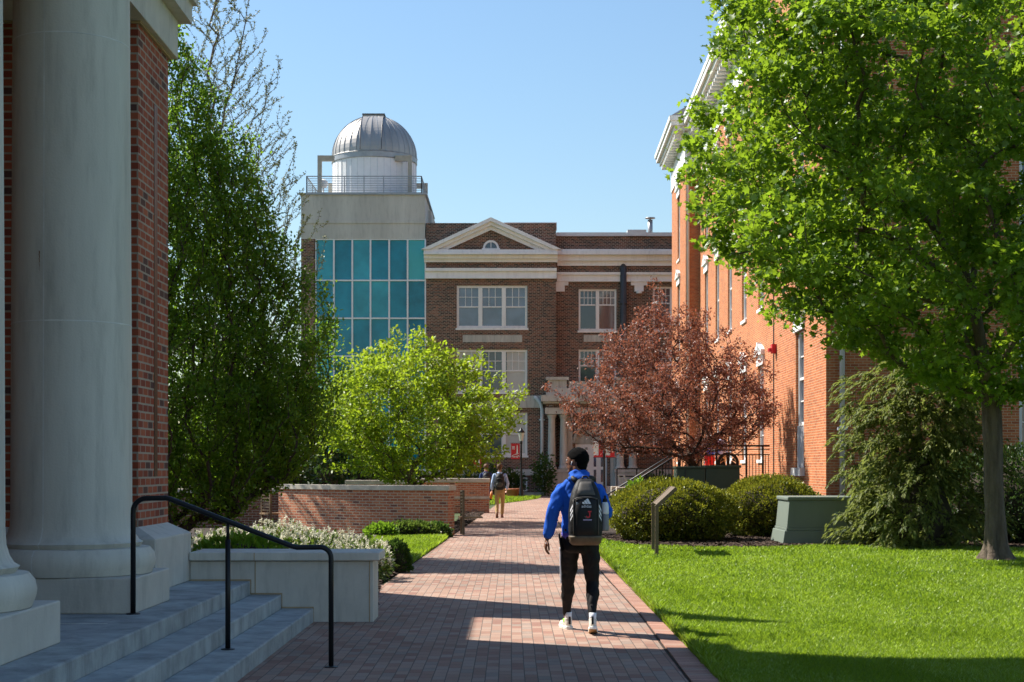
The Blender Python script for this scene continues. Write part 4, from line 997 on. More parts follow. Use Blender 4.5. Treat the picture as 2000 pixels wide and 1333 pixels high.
# a few long shoots that break the outline
sh = tips[r.choice(len(tips), 60, False)]; sh = np.stack([sh[:, 0] * 1.13, sh[:, 1] * 1.1, sh[:, 2] * 1.03 + .22], 1); tips = np.r_[tips, sh]
s.grow(tips, up=.2, alpha=.15, step=.28, wob=.06, lift=.45)
rad = s.radii(.006, .11); s.mesh(rad, 4).build('trunk', M['bark'], lt_)
Lp, La = twig_leaves(s, r, 44, .2, .12, .7, 26, .15)
leaves('crown', Lp, La, .085 + .065 * r.rand(len(Lp)), OVAL, M['l_lime'], lt_, r, (-.1, -.1, 1), .65)
print('lime leaves', len(Lp))

# ---- purple-leaved crabapple
r = np.random.RandomState(17)
cb = thing('purple_tree', 'round crabapple tree with dark red purple leaves before the orange brick wall', 'tree', (5.3, 44, 0))
s = Skel(17); s.path([np.array((0, 0, z)) for z in (-.05, .4, .8, 1.2)])
s.grow(np.array([(-.45, 0, 2.2), (.2, -.2, 2.3), (-1.6, .2, 2.6), (1.1, .1, 2.6), (-.9, -.9, 3.0), (-.5, .9, 3.2), (-.3, 0, 4.2), (.9, -.8, 3.6)]), up=.6, alpha=.02, step=.25, wob=.07, lift=.4)
profC = [(1.95, 1.3), (2.3, 2.35), (2.8, 2.95), (3.4, 3.12), (4.1, 2.8), (4.8, 2.35), (5.5, 1.75), (6.05, 1.15), (6.35, .5)]
tips = profile_tips(r, 640, (-.68, 0), profC, .92, .35, .09); tips = tips[np.argsort(np.linalg.norm(tips - np.array([-.3, 0, 2.0]), axis=1))]
sh = tips[r.choice(len(tips), 46, False)]; sh = np.stack([(sh[:, 0] + .68) * 1.16 - .68, sh[:, 1] * 1.12, sh[:, 2] * 1.05 + .18], 1); tips = np.r_[tips, sh, [(-1.25, 0, 6.9), (-1.05, .2, 6.6)]]
s.grow(tips, up=.35, alpha=.12, step=.26, wob=.07, lift=.4, minz=1.0)
rad = s.radii(.006, .13); s.mesh(rad, 4).build('trunk', M['barkdark'], cb)
Lp, La = twig_leaves(s, r, 92, .2, .10, .75, 36, .05)
leaves('crown', Lp, La, .050 + .045 * r.rand(len(Lp)), OVAL, M['l_crab'], cb, r, (-.15, -.1, 1), .8)
print('crab leaves', len(Lp))

# ---- background trees low behind the hornbeam and planter
def bgtree(name, label, x, y, h, rad_, seed, mat, n=260, lf=.2, base=.5, trunk_r=.16, grp='trees behind the planter'):
    r = np.random.RandomState(seed); t = thing(name, label, 'tree', (x, y, 0), 0, grp)
    s = Skel(seed); s.path([np.array((0, 0, z)) for z in np.linspace(-.05, h * .4, 5)])
    prof = [(base, rad_ * .5), (h * .3, rad_ * .9), (h * .5, rad_), (h * .75, rad_ * .75), (h, rad_ * .1)]
    tips = profile_tips(r, n, (0, 0), prof, 1, .3, .12); tips = tips[np.argsort(np.linalg.norm(tips - np.array([0, 0, h * .3]), axis=1))]
    s.grow(tips, up=.4, alpha=.1, step=.5, lift=.4); s.mesh(s.radii(.012, trunk_r), 4).build('trunk', M['bark'], t)
    Lp, La = twig_leaves(s, r, 14, .2, .2, .8, 14, .1); leaves('crown', Lp, La, lf * (.6 + .7 * r.rand(len(Lp))), OVAL, mat, t, r, (0, 0, 1), .8)
bgtree('shade_tree', 'dark green tree behind the lime green tree, left by the tower foot', gx(640, 62), 62, 5.2, 2.4, 41, M['l_dark'], base=2.4)
bgtree('shade_tree', 'dark green tree low behind the hornbeam, near the garden wall', gx(480, 58), 58, 6.5, 3.2, 42, M['l_dark'])
bgtree('shade_tree', 'dark green tree far left behind the hornbeam and pier', gx(370, 60), 60, 8.0, 3.4, 43, M['l_dark'])

# ================================================================== SHRUBS
def bush(name, label, cat, c, rad_, n, seed, mat, leaf=(.035, .03), tpl=OVAL, grp=None, up=.35, core=True, lump=.06, shell=.8, jit=.5, flat=.15, twig=True):
    r = np.random.RandomState(seed); t = thing(name, label, cat, (c[0], c[1], 0), 0, grp)
    rx, ry, rz = rad_; zc = c[2]
    d = unit(r.randn(int(n * 1.5), 3)); k = (zc + d[:, 2] * rz) > .02; d = d[k][:n]; n = len(d)
    a = np.arctan2(d[:, 1], d[:, 0]); l = 1 + lump * np.sin(4 * a + 5 * d[:, 2] + seed) + lump * np.sin(9 * a - 7 * d[:, 2]) * .7 + lump * .5 * np.sin(17 * a + 13 * d[:, 2])
    kk = (shell + (1.02 - shell) * r.rand(n) ** .6) * l
    p = d * kk[:, None] * np.array([rx, ry, rz]) + np.array([0, 0, zc])
    ax = unit(d * np.array([1 / rx, 1 / ry, 1 / rz]) + r.randn(n, 3) * jit + np.array([0, 0, up]))
    leaves('foliage', p, ax, leaf[0] + leaf[1] * r.rand(n), tpl, mat, t, r, (0, 0, 1), .9)
    if core:
        mb = MB(); mb.ell((0, 0, zc), (rx * .8, ry * .8, rz * .8), 20, 12)
        mb.v = [(x, y, max(z, .0)) for x, y, z in mb.v]; mb.build('branches', M['twig'], t)  # solid dark core added to block the view, tone stands for inner shade
    return t
bush('rounded_shrub', 'wide low clipped evergreen shrub with yellow tips just behind the bronze sign', 'shrub', (3.55, 34.2, .62), (1.42, 1.15, .72), 27000, 51, M['l_box'], (.035, .035), grp='clipped rounded shrubs', shell=.86)
bush('rounded_shrub', 'clipped evergreen shrub between the bronze sign and green transformer', 'shrub', (6.1, 36.4, .62), (1.22, 1.1, .78), 24000, 52, M['l_box'], (.035, .035), grp='clipped rounded shrubs', shell=.86)
bush('grassy_shrub', 'small fresh lime green feathery shrub beside the stair railing', 'shrub', (gx(1245, 42), 42, .45), (.30, .3, .85), 900, 53, M['l_bright'], (.08, .1), DIAM, core=False, shell=.2, jit=.4, up=1.2)
bush('low_shrub', 'low yellow green shrub row at the foot of the planter wall', 'shrub', (gx(800, 35.6), 35.6, .12), (.70, .30, .24), 2400, 54, M['l_foth'], (.05, .05), grp='low shrubs by the planter', shell=.55)
bush('low_shrub', 'small low shrub left of the row at the planter foot', 'shrub', (gx(745, 35), 35, .10), (.36, .30, .24), 1300, 55, M['l_bright'], (.05, .05), grp='low shrubs by the planter', shell=.55)
bush('low_shrub', 'small low shrub nearest the planter corner by the path', 'shrub', (gx(852, 36), 36, .10), (.35, .25, .22), 900, 56, M['l_dark'], (.05, .05), grp='low shrubs by the planter', shell=.55)
for i, (px, y, w_, h_, lb_) in enumerate(((963, 86, .9, 1.7, 'loose dark shrub beneath the left ground floor window'), (1000, 86.3, .7, 1.4, 'loose dark shrub under the basement window'), (1062, 86, .6, 2.3, 'thin leafy shrub in front of the white downpipe'), (925, 84, .9, 2.2, 'dark shrub behind the far brick seat wall'), (1285, 84, 1.2, 1.2, 'dark shrub right of the entrance columns'))):
    bush('foundation_shrub', lb_, 'shrub', (gx(px, y), y, h_ * .5), (w_, .6, h_ * .5), 900, 60 + i, M['l_dark'], (.12, .12), grp='shrubs along the dark brick building', core=False, shell=.2, lump=.15)
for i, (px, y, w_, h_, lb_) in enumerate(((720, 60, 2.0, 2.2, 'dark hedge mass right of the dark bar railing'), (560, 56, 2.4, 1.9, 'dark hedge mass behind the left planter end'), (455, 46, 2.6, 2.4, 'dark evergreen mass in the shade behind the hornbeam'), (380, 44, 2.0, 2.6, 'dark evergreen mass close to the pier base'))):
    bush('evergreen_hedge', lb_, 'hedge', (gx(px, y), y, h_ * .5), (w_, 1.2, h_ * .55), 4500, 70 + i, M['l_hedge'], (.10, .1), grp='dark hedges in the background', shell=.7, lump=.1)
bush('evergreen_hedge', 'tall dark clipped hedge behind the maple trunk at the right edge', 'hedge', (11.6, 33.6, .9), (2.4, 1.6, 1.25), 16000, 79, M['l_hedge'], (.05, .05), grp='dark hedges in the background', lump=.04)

# cream-flowering shrubs behind the stone wall
def fother(i, x, y, w_, h_, nb, lb_, seed):
    t = bush('flowering_shrub', lb_, 'shrub', (x, y, h_ * .45), (w_, w_ * .8, h_ * .55), int(1500 * w_), seed, M['l_foth'], (.05, .05), grp='cream flowering shrubs behind the stone wall', core=False, shell=.3, lump=.12)
    r = np.random.RandomState(seed + 500)
    # bottle-brush heads
    d = unit(r.randn(nb * 2, 3) * np.array([1, 1, .7]) + np.array([0, -.2, .55])); d = d[d[:, 2] > -.1][:nb]; n = len(d)
    a = np.arctan2(d[:, 1], d[:, 0]); l = 1 + .12 * np.sin(4 * a + 5 * d[:, 2] + seed)
    p = d * np.array([w_, w_ * .8, h_ * .58]) * (l * (.86 + .2 * r.rand(n)))[:, None] + np.array([0, 0, h_ * .45])
    ax = unit(d * .5 + np.array([0, 0, 1]) + r.randn(n, 3) * .25)
    # each head is 9 little petals round its axis
    q = np.repeat(p, 9, 0) + np.repeat(ax, 9, 0) * (np.tile(np.linspace(0, .055, 9), n))[:, None]; az_ = unit(r.randn(len(q), 3) + np.repeat(ax, 9, 0) * .5)
    leaves('blossom', q, az_, .034 + .014 * r.rand(len(q)), DIAM, M['blossom'], t, r, (0, 0, 1), 1)
    st_ = MB()
    for k in range(14):
        e = p[r.randint(n)]; st_.tube([(r.randn() * .05, r.randn() * .05, 0), tuple(e * .5 + np.array([0, 0, .05])), tuple(e * .97)], [.008, .006, .003], 4, caps=False)
    st_.build('stems', M['barkdark'], t)
for i, (px, y, w_, h_, nb, lb_) in enumerate(((405, 21.8, .55, .66, 120, 'cream flowering shrub nearest the pier base'), (470, 22.6, .6, .70, 150, 'cream flowering shrub behind the sloping handrail'), (545, 23.2, .62, .78, 170, 'cream flowering shrub under the planter left end'), (600, 22.0, .52, .70, 130, 'cream flowering shrub in the middle of the bed'), (655, 23.3, .55, .62, 150, 'cream flowering shrub before the planter bricks'), (705, 22.8, .46, .54, 110, 'cream flowering shrub next to the lawn strip'), (733, 22.2, .24, .48, 50, 'sparse cream flowering shrub at the stone wall end'), (500, 21.4, .45, .62, 110, 'low cream flowering shrub right behind the stone wall'))):
    fother(i, gx(px, y), y, w_, h_, int(nb * 1.5), lb_, 80 + i)
bush('ground_shrub', 'small dark green mounded shrub at the right end of the stone wall', 'shrub', (gx(772, 24.0), 24.0, .12), (.24, .22, .36), 2200, 91, M['l_dark'], (.035, .03))
bush('ground_shrub', 'low dark green shrub showing just above the stone wall cap', 'shrub', (gx(480, 20), 20, .30), (.75, .4, .44), 2600, 92, M['l_bright'], (.05, .05))

# ---- golden false cypress
r = np.random.RandomState(66)
cy = thing('cypress_shrub', 'loose golden green cypress shrub with drooping sprays left of the maple trunk', 'shrub', (8.28, 31.2, 0))
s = Skel(66); s.path([np.array((0, 0, z)) for z in np.linspace(-.05, 3.2, 9)])
profY = [(.12, 1.2), (.6, 1.35), (1.3, 1.35), (2.0, 1.28), (2.7, 1.2), (3.3, 1.08), (3.8, .85), (4.1, .4)]
tips = profile_tips(r, 800, (-.05, -.05), profY, .85, .45, .32); tips = tips[np.argsort(np.hypot(tips[:, 0], tips[:, 1]))]
tips[:, 2] = np.maximum(.06, tips[:, 2])
s.grow(tips, up=.15, alpha=.05, step=.16, wob=.05, bend=.1, lift=.9)
s.mesh(s.radii(.005, .05), 4).build('trunk', M['barkdark'], cy)
Pp, Aa = [], []
for b in s.br[1:]:
    q = s.pos[b]; e = q[-1]; out = unit(np.array([e[0], e[1], 0]) + r.randn(3) * .25)
    # a drooping flat spray: side fronds along a curve that falls at its end
    L = .32 + .25 * r.rand(); m = 26
    for j in range(m):
        u = j / m; p = e - out * .15 + out * L * u + np.array([0, 0, .05 - .55 * L * u * u]); sd_ = np.array([-out[1], out[0], 0]); sg = 1 if j % 2 else -1
        Pp.append(p + r.randn(3) * .015); Aa.append(unit(out * (.55 + .3 * r.rand()) + sd_ * sg * .75 * (1 - .6 * u) + np.array([0, 0, -.25 - .6 * u]) + r.randn(3) * .12))
    for j in range(12):
        k_ = r.randint(max(1, len(q) // 3), len(q)); Pp.append(q[k_] + r.randn(3) * .06); Aa.append(unit(out + r.randn(3) * .6 + np.array([0, 0, -.3])))
Pp, Aa = np.array(Pp), np.array(Aa)
leaves('foliage', Pp, Aa, .085 + .07 * r.rand(len(Pp)), FROND, M['l_cyp'], cy, r, (0, 0, 1), .35)
mb = MB(); mb.lathe([(.7, 0), (.75, .6), (.45, 1.4), (.05, 2.1)], (0, .2, 0), 14); mb.build('dark_core', M['twig'], cy)  # solid dark core added for the shaded inside, no modelled branches
# ================================================================== PEOPLE
from mathutils import noise as mnoise
def fused(name, mb, mat, parent, voxel=.012, it=4, fold=0, freq=9, stretch=(1, 1, 1)):
    me = bpy.data.meshes.new('tmp'); me.from_pydata(mb.v, [], mb.f); me.update()
    o = bpy.data.objects.new('tmp', me); col.objects.link(o)
    m = o.modifiers.new('r', 'REMESH'); m.mode = 'VOXEL'; m.voxel_size = voxel
    m2 = o.modifiers.new('s', 'SMOOTH'); m2.factor = .5; m2.iterations = it
    dg = bpy.context.evaluated_depsgraph_get(); dg.update()
    nm = bpy.data.meshes.new_from_object(o.evaluated_get(dg), depsgraph=dg)
    bpy.data.objects.remove(o); bpy.data.meshes.remove(me)
    if fold:
        nrm = [v.normal.copy() for v in nm.vertices]
        for v, q in zip(nm.vertices, nrm):
            c = Vector((v.co.x * freq * stretch[0], v.co.y * freq * stretch[1], v.co.z * freq * stretch[2]))
            f = mnoise.noise(c) + .5 * mnoise.noise(c * 2.1); v.co += q * (abs(f) - .3) * fold
    nm.name = name; nm.materials.clear(); nm.materials.append(mat)
    nm.polygons.foreach_set('use_smooth', [True] * len(nm.polygons))
    n = bpy.data.objects.new(name, nm); col.objects.link(n); n.parent = parent
    return n
def limb(mb, pts, rad, n=12):
    mb.tube(pts, rad, n)
    for p, r in ((pts[0], rad[0]), (pts[-1], rad[-1])): mb.ell(p, (r, r, r), 12, 8)
    for p, r in zip(pts[1:-1], rad[1:-1]): mb.ell(p, (r, r, r), 12, 8)
def lerp(a, b, t): return Vector(a) * (1 - t) + Vector(b) * t
def hand(mb, wr, d, palm_n, sc=1.0, curl=.6, thumb=1):
    """palm and five separate bent fingers; d points down the hand, palm_n out of the palm"""
    d = Vector(d).normalized(); nrm = Vector(palm_n); nrm = (nrm - d * nrm.dot(d)).normalized(); sd_ = d.cross(nrm).normalized()
    wr = Vector(wr)
    for t in (0, .25, .5, .75, 1):
        c = wr + d * (.015 + .075 * t) * sc
        for k in (-1.5, -.5, .5, 1.5): mb.ell(c + sd_ * k * (.012 + .008 * t) * sc, (.014 * sc,) * 3, 8, 6)
    for k, L in ((-1.5, .050), (-.5, .066), (.5, .071), (1.5, .062)):
        p = wr + d * .09 * sc + sd_ * k * .0205 * sc; pts = [p]; q = d.copy()
        for seg in (.42, .33, .25):
            q = (q + nrm * curl * .55).normalized(); p = p + q * L * seg * sc; pts.append(p)
        mb.tube(pts, [.0115 * sc, .011 * sc, .0105 * sc, .009 * sc], 8); mb.ell(pts[-1], (.0095 * sc,) * 3, 8, 6)
    p = wr + d * .03 * sc + sd_ * thumb * .03 * sc
    pts = [p, p + (d * .5 + sd_ * thumb * .8 + nrm * .3).normalized() * .035 * sc]
    pts.append(pts[-1] + (d + sd_ * thumb * .25 + nrm * .35).normalized() * .035 * sc); pts.append(pts[-1] + (d + nrm * .3).normalized() * .022 * sc)
    mb.tube(pts, [.013 * sc, .012 * sc, .010 * sc, .008 * sc], 8)
def head(mb, c, yaw, sc=1.0):
    old = mb.M; mb.M = Matrix.Translation(c) @ Matrix.Rotation(yaw, 4, 'Z') @ Matrix.Scale(sc, 4)
    mb.ell((0, -.012, .030), (.076, .096, .088), 24, 16); mb.ell((0, .020, -.040), (.058, .068, .070), 20, 12); mb.ell((0, .034, .004), (.062, .058, .082), 20, 12)
    mb.ell((0, .097, -.014), (.014, .020, .015), 10, 8); mb.ell((0, .090, .006), (.010, .014, .026), 10, 8)
    mb.ell((0, .086, -.048), (.024, .013, .007), 10, 6); mb.ell((0, .084, -.061), (.022, .013, .008), 10, 6); mb.ell((0, .073, -.092), (.024, .022, .020), 10, 8)
    mb.ell((0, .080, .028), (.050, .014, .010), 12, 6)
    for s_ in (-1, 1): mb.ell((s_ * .077, -.008, -.004), (.011, .021, .032), 10, 8)
    mb.M = old
def hair(name, c, yaw, mat, parent, sc=1.0, length=.012, nape=-.088, rough=.004):
    mb = MB(); mb.M = Matrix.Translation(c) @ Matrix.Rotation(yaw, 4, 'Z') @ Matrix.Scale(sc, 4)
    g = MB(); g.ell((0, -.012, .030), (.076 + length, .096 + length, .088 + length), 40, 28)
    keep = []
    for f in g.f:
        m = sum((Vector(g.v[i]) for i in f), Vector()) / len(f)
        line = .052 if m.y > .045 else (.052 + (m.y - .045) * 1.15 if m.y > -.03 else max(nape, -.045 + (m.y + .03) * 1.6))
        if abs(m.x) > .06 and -.035 < m.y < .02: line = max(line, .022)
        if m.z > line: keep.append(f)
    n0 = len(g.v); g2 = MB(); g2.ell((0, -.040, -.040), (.060, .058, .060), 20, 14)
    g.v += g2.v; keep += [tuple(i + n0 for i in f) for f in g2.f if sum(g2.v[i][1] for i in f) / len(f) < -.035 and sum(g2.v[i][2] for i in f) / len(f) < .02] if length < .02 else []
    vs = [Vector(v) for v in g.v]
    vs = [v + (v - Vector((0, -.012, .03))).normalized() * rough * mnoise.noise(v * 60) for v in vs]
    mb.add(vs, keep); o = mb.build(name, mat, parent, smooth=True)
    m = o.modifiers.new('t', 'SOLIDIFY'); m.thickness = length * .95; m.offset = -1
    return o
def shoe(parent, at, yaw, pitch, msole, mup, mtab=None, sc=1.0, msock=None, mpatch=None, mgum=None):
    T = Matrix.Translation(at) @ Matrix.Rotation(yaw, 4, 'Z') @ Matrix.Translation((0, .10 * sc, 0)) @ Matrix.Rotation(pitch, 4, 'X') @ Matrix.Translation((0, -.10 * sc, 0)) @ Matrix.Scale(sc, 4)
    u = MB(); u.M = T
    u.ell((0, -.045, .060), (.036, .048, .055), 16, 10); u.ell((0, .03, .055), (.039, .085, .048), 16, 10); u.ell((0, .11, .042), (.044, .085, .036), 16, 10); u.tube([(0, -.04, .06), (0, -.045, .115)], [.038, .040], 14)
    up_ = fused('shoe', u, mup, parent, .009 * sc, 3)
    out = [(.034, -.088), (.040, -.05), (.036, .02), (.046, .10), (.040, .165), (.018, .20), (-.012, .20), (-.036, .165), (-.043, .10), (-.034, .02), (-.040, -.05), (-.030, -.090), (0, -.100)]
    s_ = MB(); s_.M = T; s_.prism([(x * 1.06, y * 1.03) for x, y in out], .006, .034); s_.build('sole', msole, up_, bevel=.006)
    s_ = MB(); s_.M = T; s_.prism([(x * 1.0, y * .99) for x, y in out], 0, .0062); s_.build('outsole', mgum or msole, up_)
    if mtab: t = MB(); t.M = T; t.box(-.010, .010, -.105, -.088, .052, .128); t.build('heel_tab', mtab, up_, bevel=.003)
    if mpatch: t = MB(); t.M = T; t.ell((-.036, -.005, .085), (.006, .032, .020), 10, 6); t.build('side_patch', mpatch, up_)
    if msock: t = MB(); t.M = T; t.tube([(0, -.042, .09), (0, -.048, .17)], [.034, .036], 14); t.build('sock', msock, up_, smooth=True)
    return up_
def person(root, J, skin, top, bottom, hairm, voxel=.011, hair_len=.012, shirt_rings=None, hands=('l', 'r'), fold=.010):
    V = {k: Vector(v) for k, v in J.items() if isinstance(v, tuple)}
    yaw = J['yaw']; ty = J.get('torso_yaw', 0); hs = J.get('hs', 1.0)
    b = MB(); head(b, V['head'], yaw, hs)
    limb(b, [V['neck'] + Vector((0, 0, -.03)), lerp(V['neck'], V['head'], .62) + Vector((0, -.012, 0))], [.060 * hs, .054 * hs])
    tr = shirt_rings or J['rings']
    b.loft([((c[0], c[1], z), rx * .86, ry * .86, ty) for z, rx, ry, c in tr])
    for s_ in 'lr':
        limb(b, [V['sh_' + s_], V['el_' + s_], V['wr_' + s_]], [.052, .042, .028])
        d = V['wr_' + s_] - V['el_' + s_]
        if s_ in hands: hand(b, V['wr_' + s_], d + Vector((0, .02, -.02)), (1 if s_ == 'l' else -1, .1, 0), 1.1, .8, 1)
        limb(b, [V['hip_' + s_], V['kn_' + s_], V['an_' + s_], V['an_' + s_] + Vector((0, .01, -.05))], [.075, .05, .034, .034])
    body = fused('body', b, skin, root, max(.0065, voxel * .62), 2)
    hair('hair', V['head'], yaw, hairm, root, hs, hair_len)
    e = MB(); e.M = Matrix.Translation(V['head']) @ Matrix.Rotation(yaw, 4, 'Z') @ Matrix.Scale(hs, 4)
    for q in (-.031, .031): e.ell((q, .083, .012), (.013, .010, .009), 10, 8)
    e.build('eyes', M['eye'], root, smooth=True)
    # upper garment
    t = MB(); t.loft([((c[0], c[1], z), rx, ry, ty) for z, rx, ry, c in tr])
    for s_ in 'lr':
        rr = J['sleeve']
        a, m_, w_ = V['sh_' + s_], V['el_' + s_], V['wr_' + s_]
        limb(t, [a, lerp(a, m_, .5), m_, lerp(m_, w_, .5), lerp(m_, w_, .84), w_ - (w_ - m_).normalized() * .012], rr)
    shirt = fused('top', t, top, root, voxel, 4, fold, 8, (1, 1, .8))
    p = MB(); p.loft(J['pants_rings_'])
    for s_ in 'lr':
        h, k, a = V['hip_' + s_], V['kn_' + s_], V['an_' + s_]
        limb(p, [h, lerp(h, k, .5), k, lerp(k, a, .35), lerp(k, a, .7), a], J['leg'])
    pants = fused('trousers', p, bottom, root, voxel, 3, fold * 1.0, 9, (1, 1, .6))
    return body, shirt, pants
M['eye'] = plain('eye', (.5, .5, .48), .3)
M['skin_dark'] = plain('dark_skin', (.175, .078, .047), .5, var=.08, scale=20, spec=.3)
M['skin_light'] = plain('light_skin', (.52, .30, .21), .5, var=.06, scale=20)
M['hair_black'] = plain('black_hair', (.006, .005, .005), .95, spec=.1, var=.3, scale=120, bump=.6, bscale=400)
M['hair_brown'] = plain('brown_hair', (.13, .065, .03), .7, var=.3, scale=90)
M['hoodie'] = plain('blue_fleece', (.016, .105, .52), .85, var=.06, scale=40, spec=.2, bump=.06, bscale=300)
M['hood_trim'] = plain('blue_rib', (.014, .09, .46), .9, var=.08, scale=40)
M['lining'] = plain('violet_shirt', (.09, .075, .42), .8)
M['trackpants'] = plain('black_track_pants', (.009, .0085, .009), .7, var=.15, scale=20, spec=.2)
M['stripe'] = plain('pale_stripe', (.60, .63, .70), .7)
M['shoe'] = plain('cream_shoe_knit', (.66, .62, .54), .75, var=.08, scale=60)
M['sole'] = plain('white_sole', (.78, .76, .70), .6)
M['gum'] = plain('gum_sole', (.42, .25, .11), .6)
M['lime'] = plain('lime_patch', (.30, .75, .08), .6)
M['sock'] = plain('white_sock', (.75, .75, .78), .9)
M['pack'] = plain('black_nylon', (.011, .011, .012), .6, var=.2, scale=25, spec=.3, bump=.12, bscale=220)
M['packgrey'] = plain('charcoal_nylon', (.085, .075, .065), .55, var=.15, scale=25)
M['packbase'] = plain('brown_pack_base', (.12, .085, .05), .55, var=.2, scale=12)
M['bottle'] = plain('white_bottle', (.72, .73, .75), .35)
M['bottlegrey'] = plain('grey_bottle_sleeve', (.20, .21, .22), .4)
M['logo'] = plain('white_print', (.80, .80, .82), .6, var=.02)
M['logored'] = plain('red_print', (.62, .03, .04), .6, var=.02)
M['logolilac'] = plain('lilac_print', (.55, .48, .72), .6, var=.02)
M['khaki'] = plain('khaki_cloth', (.44, .29, .13), .85, var=.08, scale=15)
M['shirtblue'] = plain('pale_blue_cloth', (.42, .52, .74), .85, var=.06, scale=15)
M['navy'] = plain('navy_cloth', (.025, .045, .14), .85, var=.1, scale=15)
M['royal'] = plain('royal_blue_cloth', (.02, .07, .45), .85)
M['redcloth'] = plain('red_cloth', (.62, .02, .02), .8)
M['brownleather'] = plain('brown_leather', (.16, .055, .03), .5)
M['orange'] = plain('orange_plastic', (.75, .22, .02), .5)

mx_, my_ = gx(1133, 15.2), 15.3
man = thing('person', 'person in blue hoodie and black track pants walking away wearing a black backpack', 'person', (mx_, my_, 0), 0, None)
J = dict(head=(-.026, .028, 1.702), neck=(.0, .005, 1.545), yaw=R(58), hs=1.10,
    sh_l=(-.182, .0, 1.405), el_l=(-.262, -.07, 1.225), wr_l=(-.322, -.03, .945),
    sh_r=(.188, .01, 1.405), el_r=(.262, -.02, 1.20), wr_r=(.165, .24, 1.13),
    hip_l=(-.093, .02, .90), kn_l=(-.112, .17, .50), an_l=(-.113, .33, .165),
    hip_r=(.095, -.01, .90), kn_r=(.128, .02, .50), an_r=(.113, -.20, .165),
    rings=[(.965, .158, .125, (-.01, 0)), (1.0, .172, .135, (-.01, 0)), (1.12, .172, .132, (-.01, 0)), (1.27, .185, .135, (0, 0)), (1.36, .205, .13, (0, 0)), (1.42, .212, .115, (0, .005)), (1.465, .196, .105, (0, .005)), (1.505, .162, .098, (-.002, .005)), (1.54, .122, .092, (-.004, .008)), (1.57, .090, .085, (-.006, .012))],
    sleeve=[.074, .076, .072, .068, .060, .040],
    pants_rings_=[((-.01, 0, 1.03), .150, .115, 0), ((-.008, 0, .97), .170, .130, 0), ((0, 0, .90), .180, .138, 0), ((0, 0, .82), .172, .13, 0), ((0, .01, .79), .14, .11, 0)],
    leg=[.102, .092, .070, .067, .052, .040])
body, shirt, pants = person(man, J, M['skin_dark'], M['hoodie'], M['trackpants'], M['hair_black'], .0095, .011, fold=.022)
# hood lying on the back, cuff, hem, pocket flare, leg stripe
mb = MB(); mb.ell((0, -.085, 1.525), (.125, .055, .055), 18, 10); mb.ell((0, -.055, 1.565), (.102, .055, .045), 18, 10); mb.tube([(-.092, .0, 1.575), (-.058, -.070, 1.598), (.054, -.070, 1.598), (.088, .0, 1.575)], .024, 10); fused('hood', mb, M['hoodie'], shirt, .009, 3, .006, 14)
mb = MB(); d = (Vector(J['wr_l']) - Vector(J['el_l'])).normalized(); w0 = Vector(J['wr_l']); mb.tube([w0 - d * .058, w0 - d * .03, w0 + d * .004], [.044, .041, .038], 18); mb.build('cuff', M['hood_trim'], shirt, smooth=True)
mb = MB(); mb.loft([((-.01, 0, .935), .164, .130, 0), ((-.01, 0, .97), .170, .135, 0), ((-.01, 0, .995), .172, .136, 0)]); mb.build('hem', M['lining'], shirt, smooth=True)
mb = MB()
for x, z0, z1, y in ((-.178, .98, .80, .03),): mb.bar((x, y - .04, z1), (x - .026, y, z0), .10, .018, (1, 0, 0))
fused('pocket', mb, M['trackpants'], pants, .009, 2)
mb = MB(); h, k = Vector(J['hip_l']), Vector(J['kn_l'])
for dy_ in (-.012, .016):
    pts = [lerp(h, k, t) + Vector((-(.098 - .034 * t) - .006, -.025 + dy_, 0)) for t in (.15, .35, .55, .75, .95, 1.05)]
    mb.tube(pts, .0075, 6)
mb.build('side_stripe', M['stripe'], pants)
shoe(man, (-.113, .36, 0), R(14), 0, M['sole'], M['shoe'], M['pack'], 1.02, M['sock'], M['lime'])
shoe(man, (.118, -.235, .012), R(-4), R(-14), M['sole'], M['shoe'], M['pack'], 1.02, M['sock'], None, M['gum'])
mb = MB(); q = Vector(J['wr_l']) + Vector((-.012, -.025, -.055)); mb.ell(q, (.009, .008, .007), 10, 8); mb.build('ring', M['logo'], man)
eb_ = MB(); H_ = Vector(J['head']); rot = Matrix.Rotation(J['yaw'], 3, 'Z')
eb_.ell(H_ + rot @ Vector((-.090, .004, -.006)), (.007, .008, .009), 10, 8); eb_.tube([H_ + rot @ Vector((-.090, .008, -.008)), H_ + rot @ Vector((-.087, .016, -.034))], .0035, 8)
eb_.M = None
ebo = eb_.build('earbud', M['logo'], None, smooth=True); ebo.location = man.location
tag(ebo, 'white wireless earbud in the left ear of the person in blue', 'earbud')

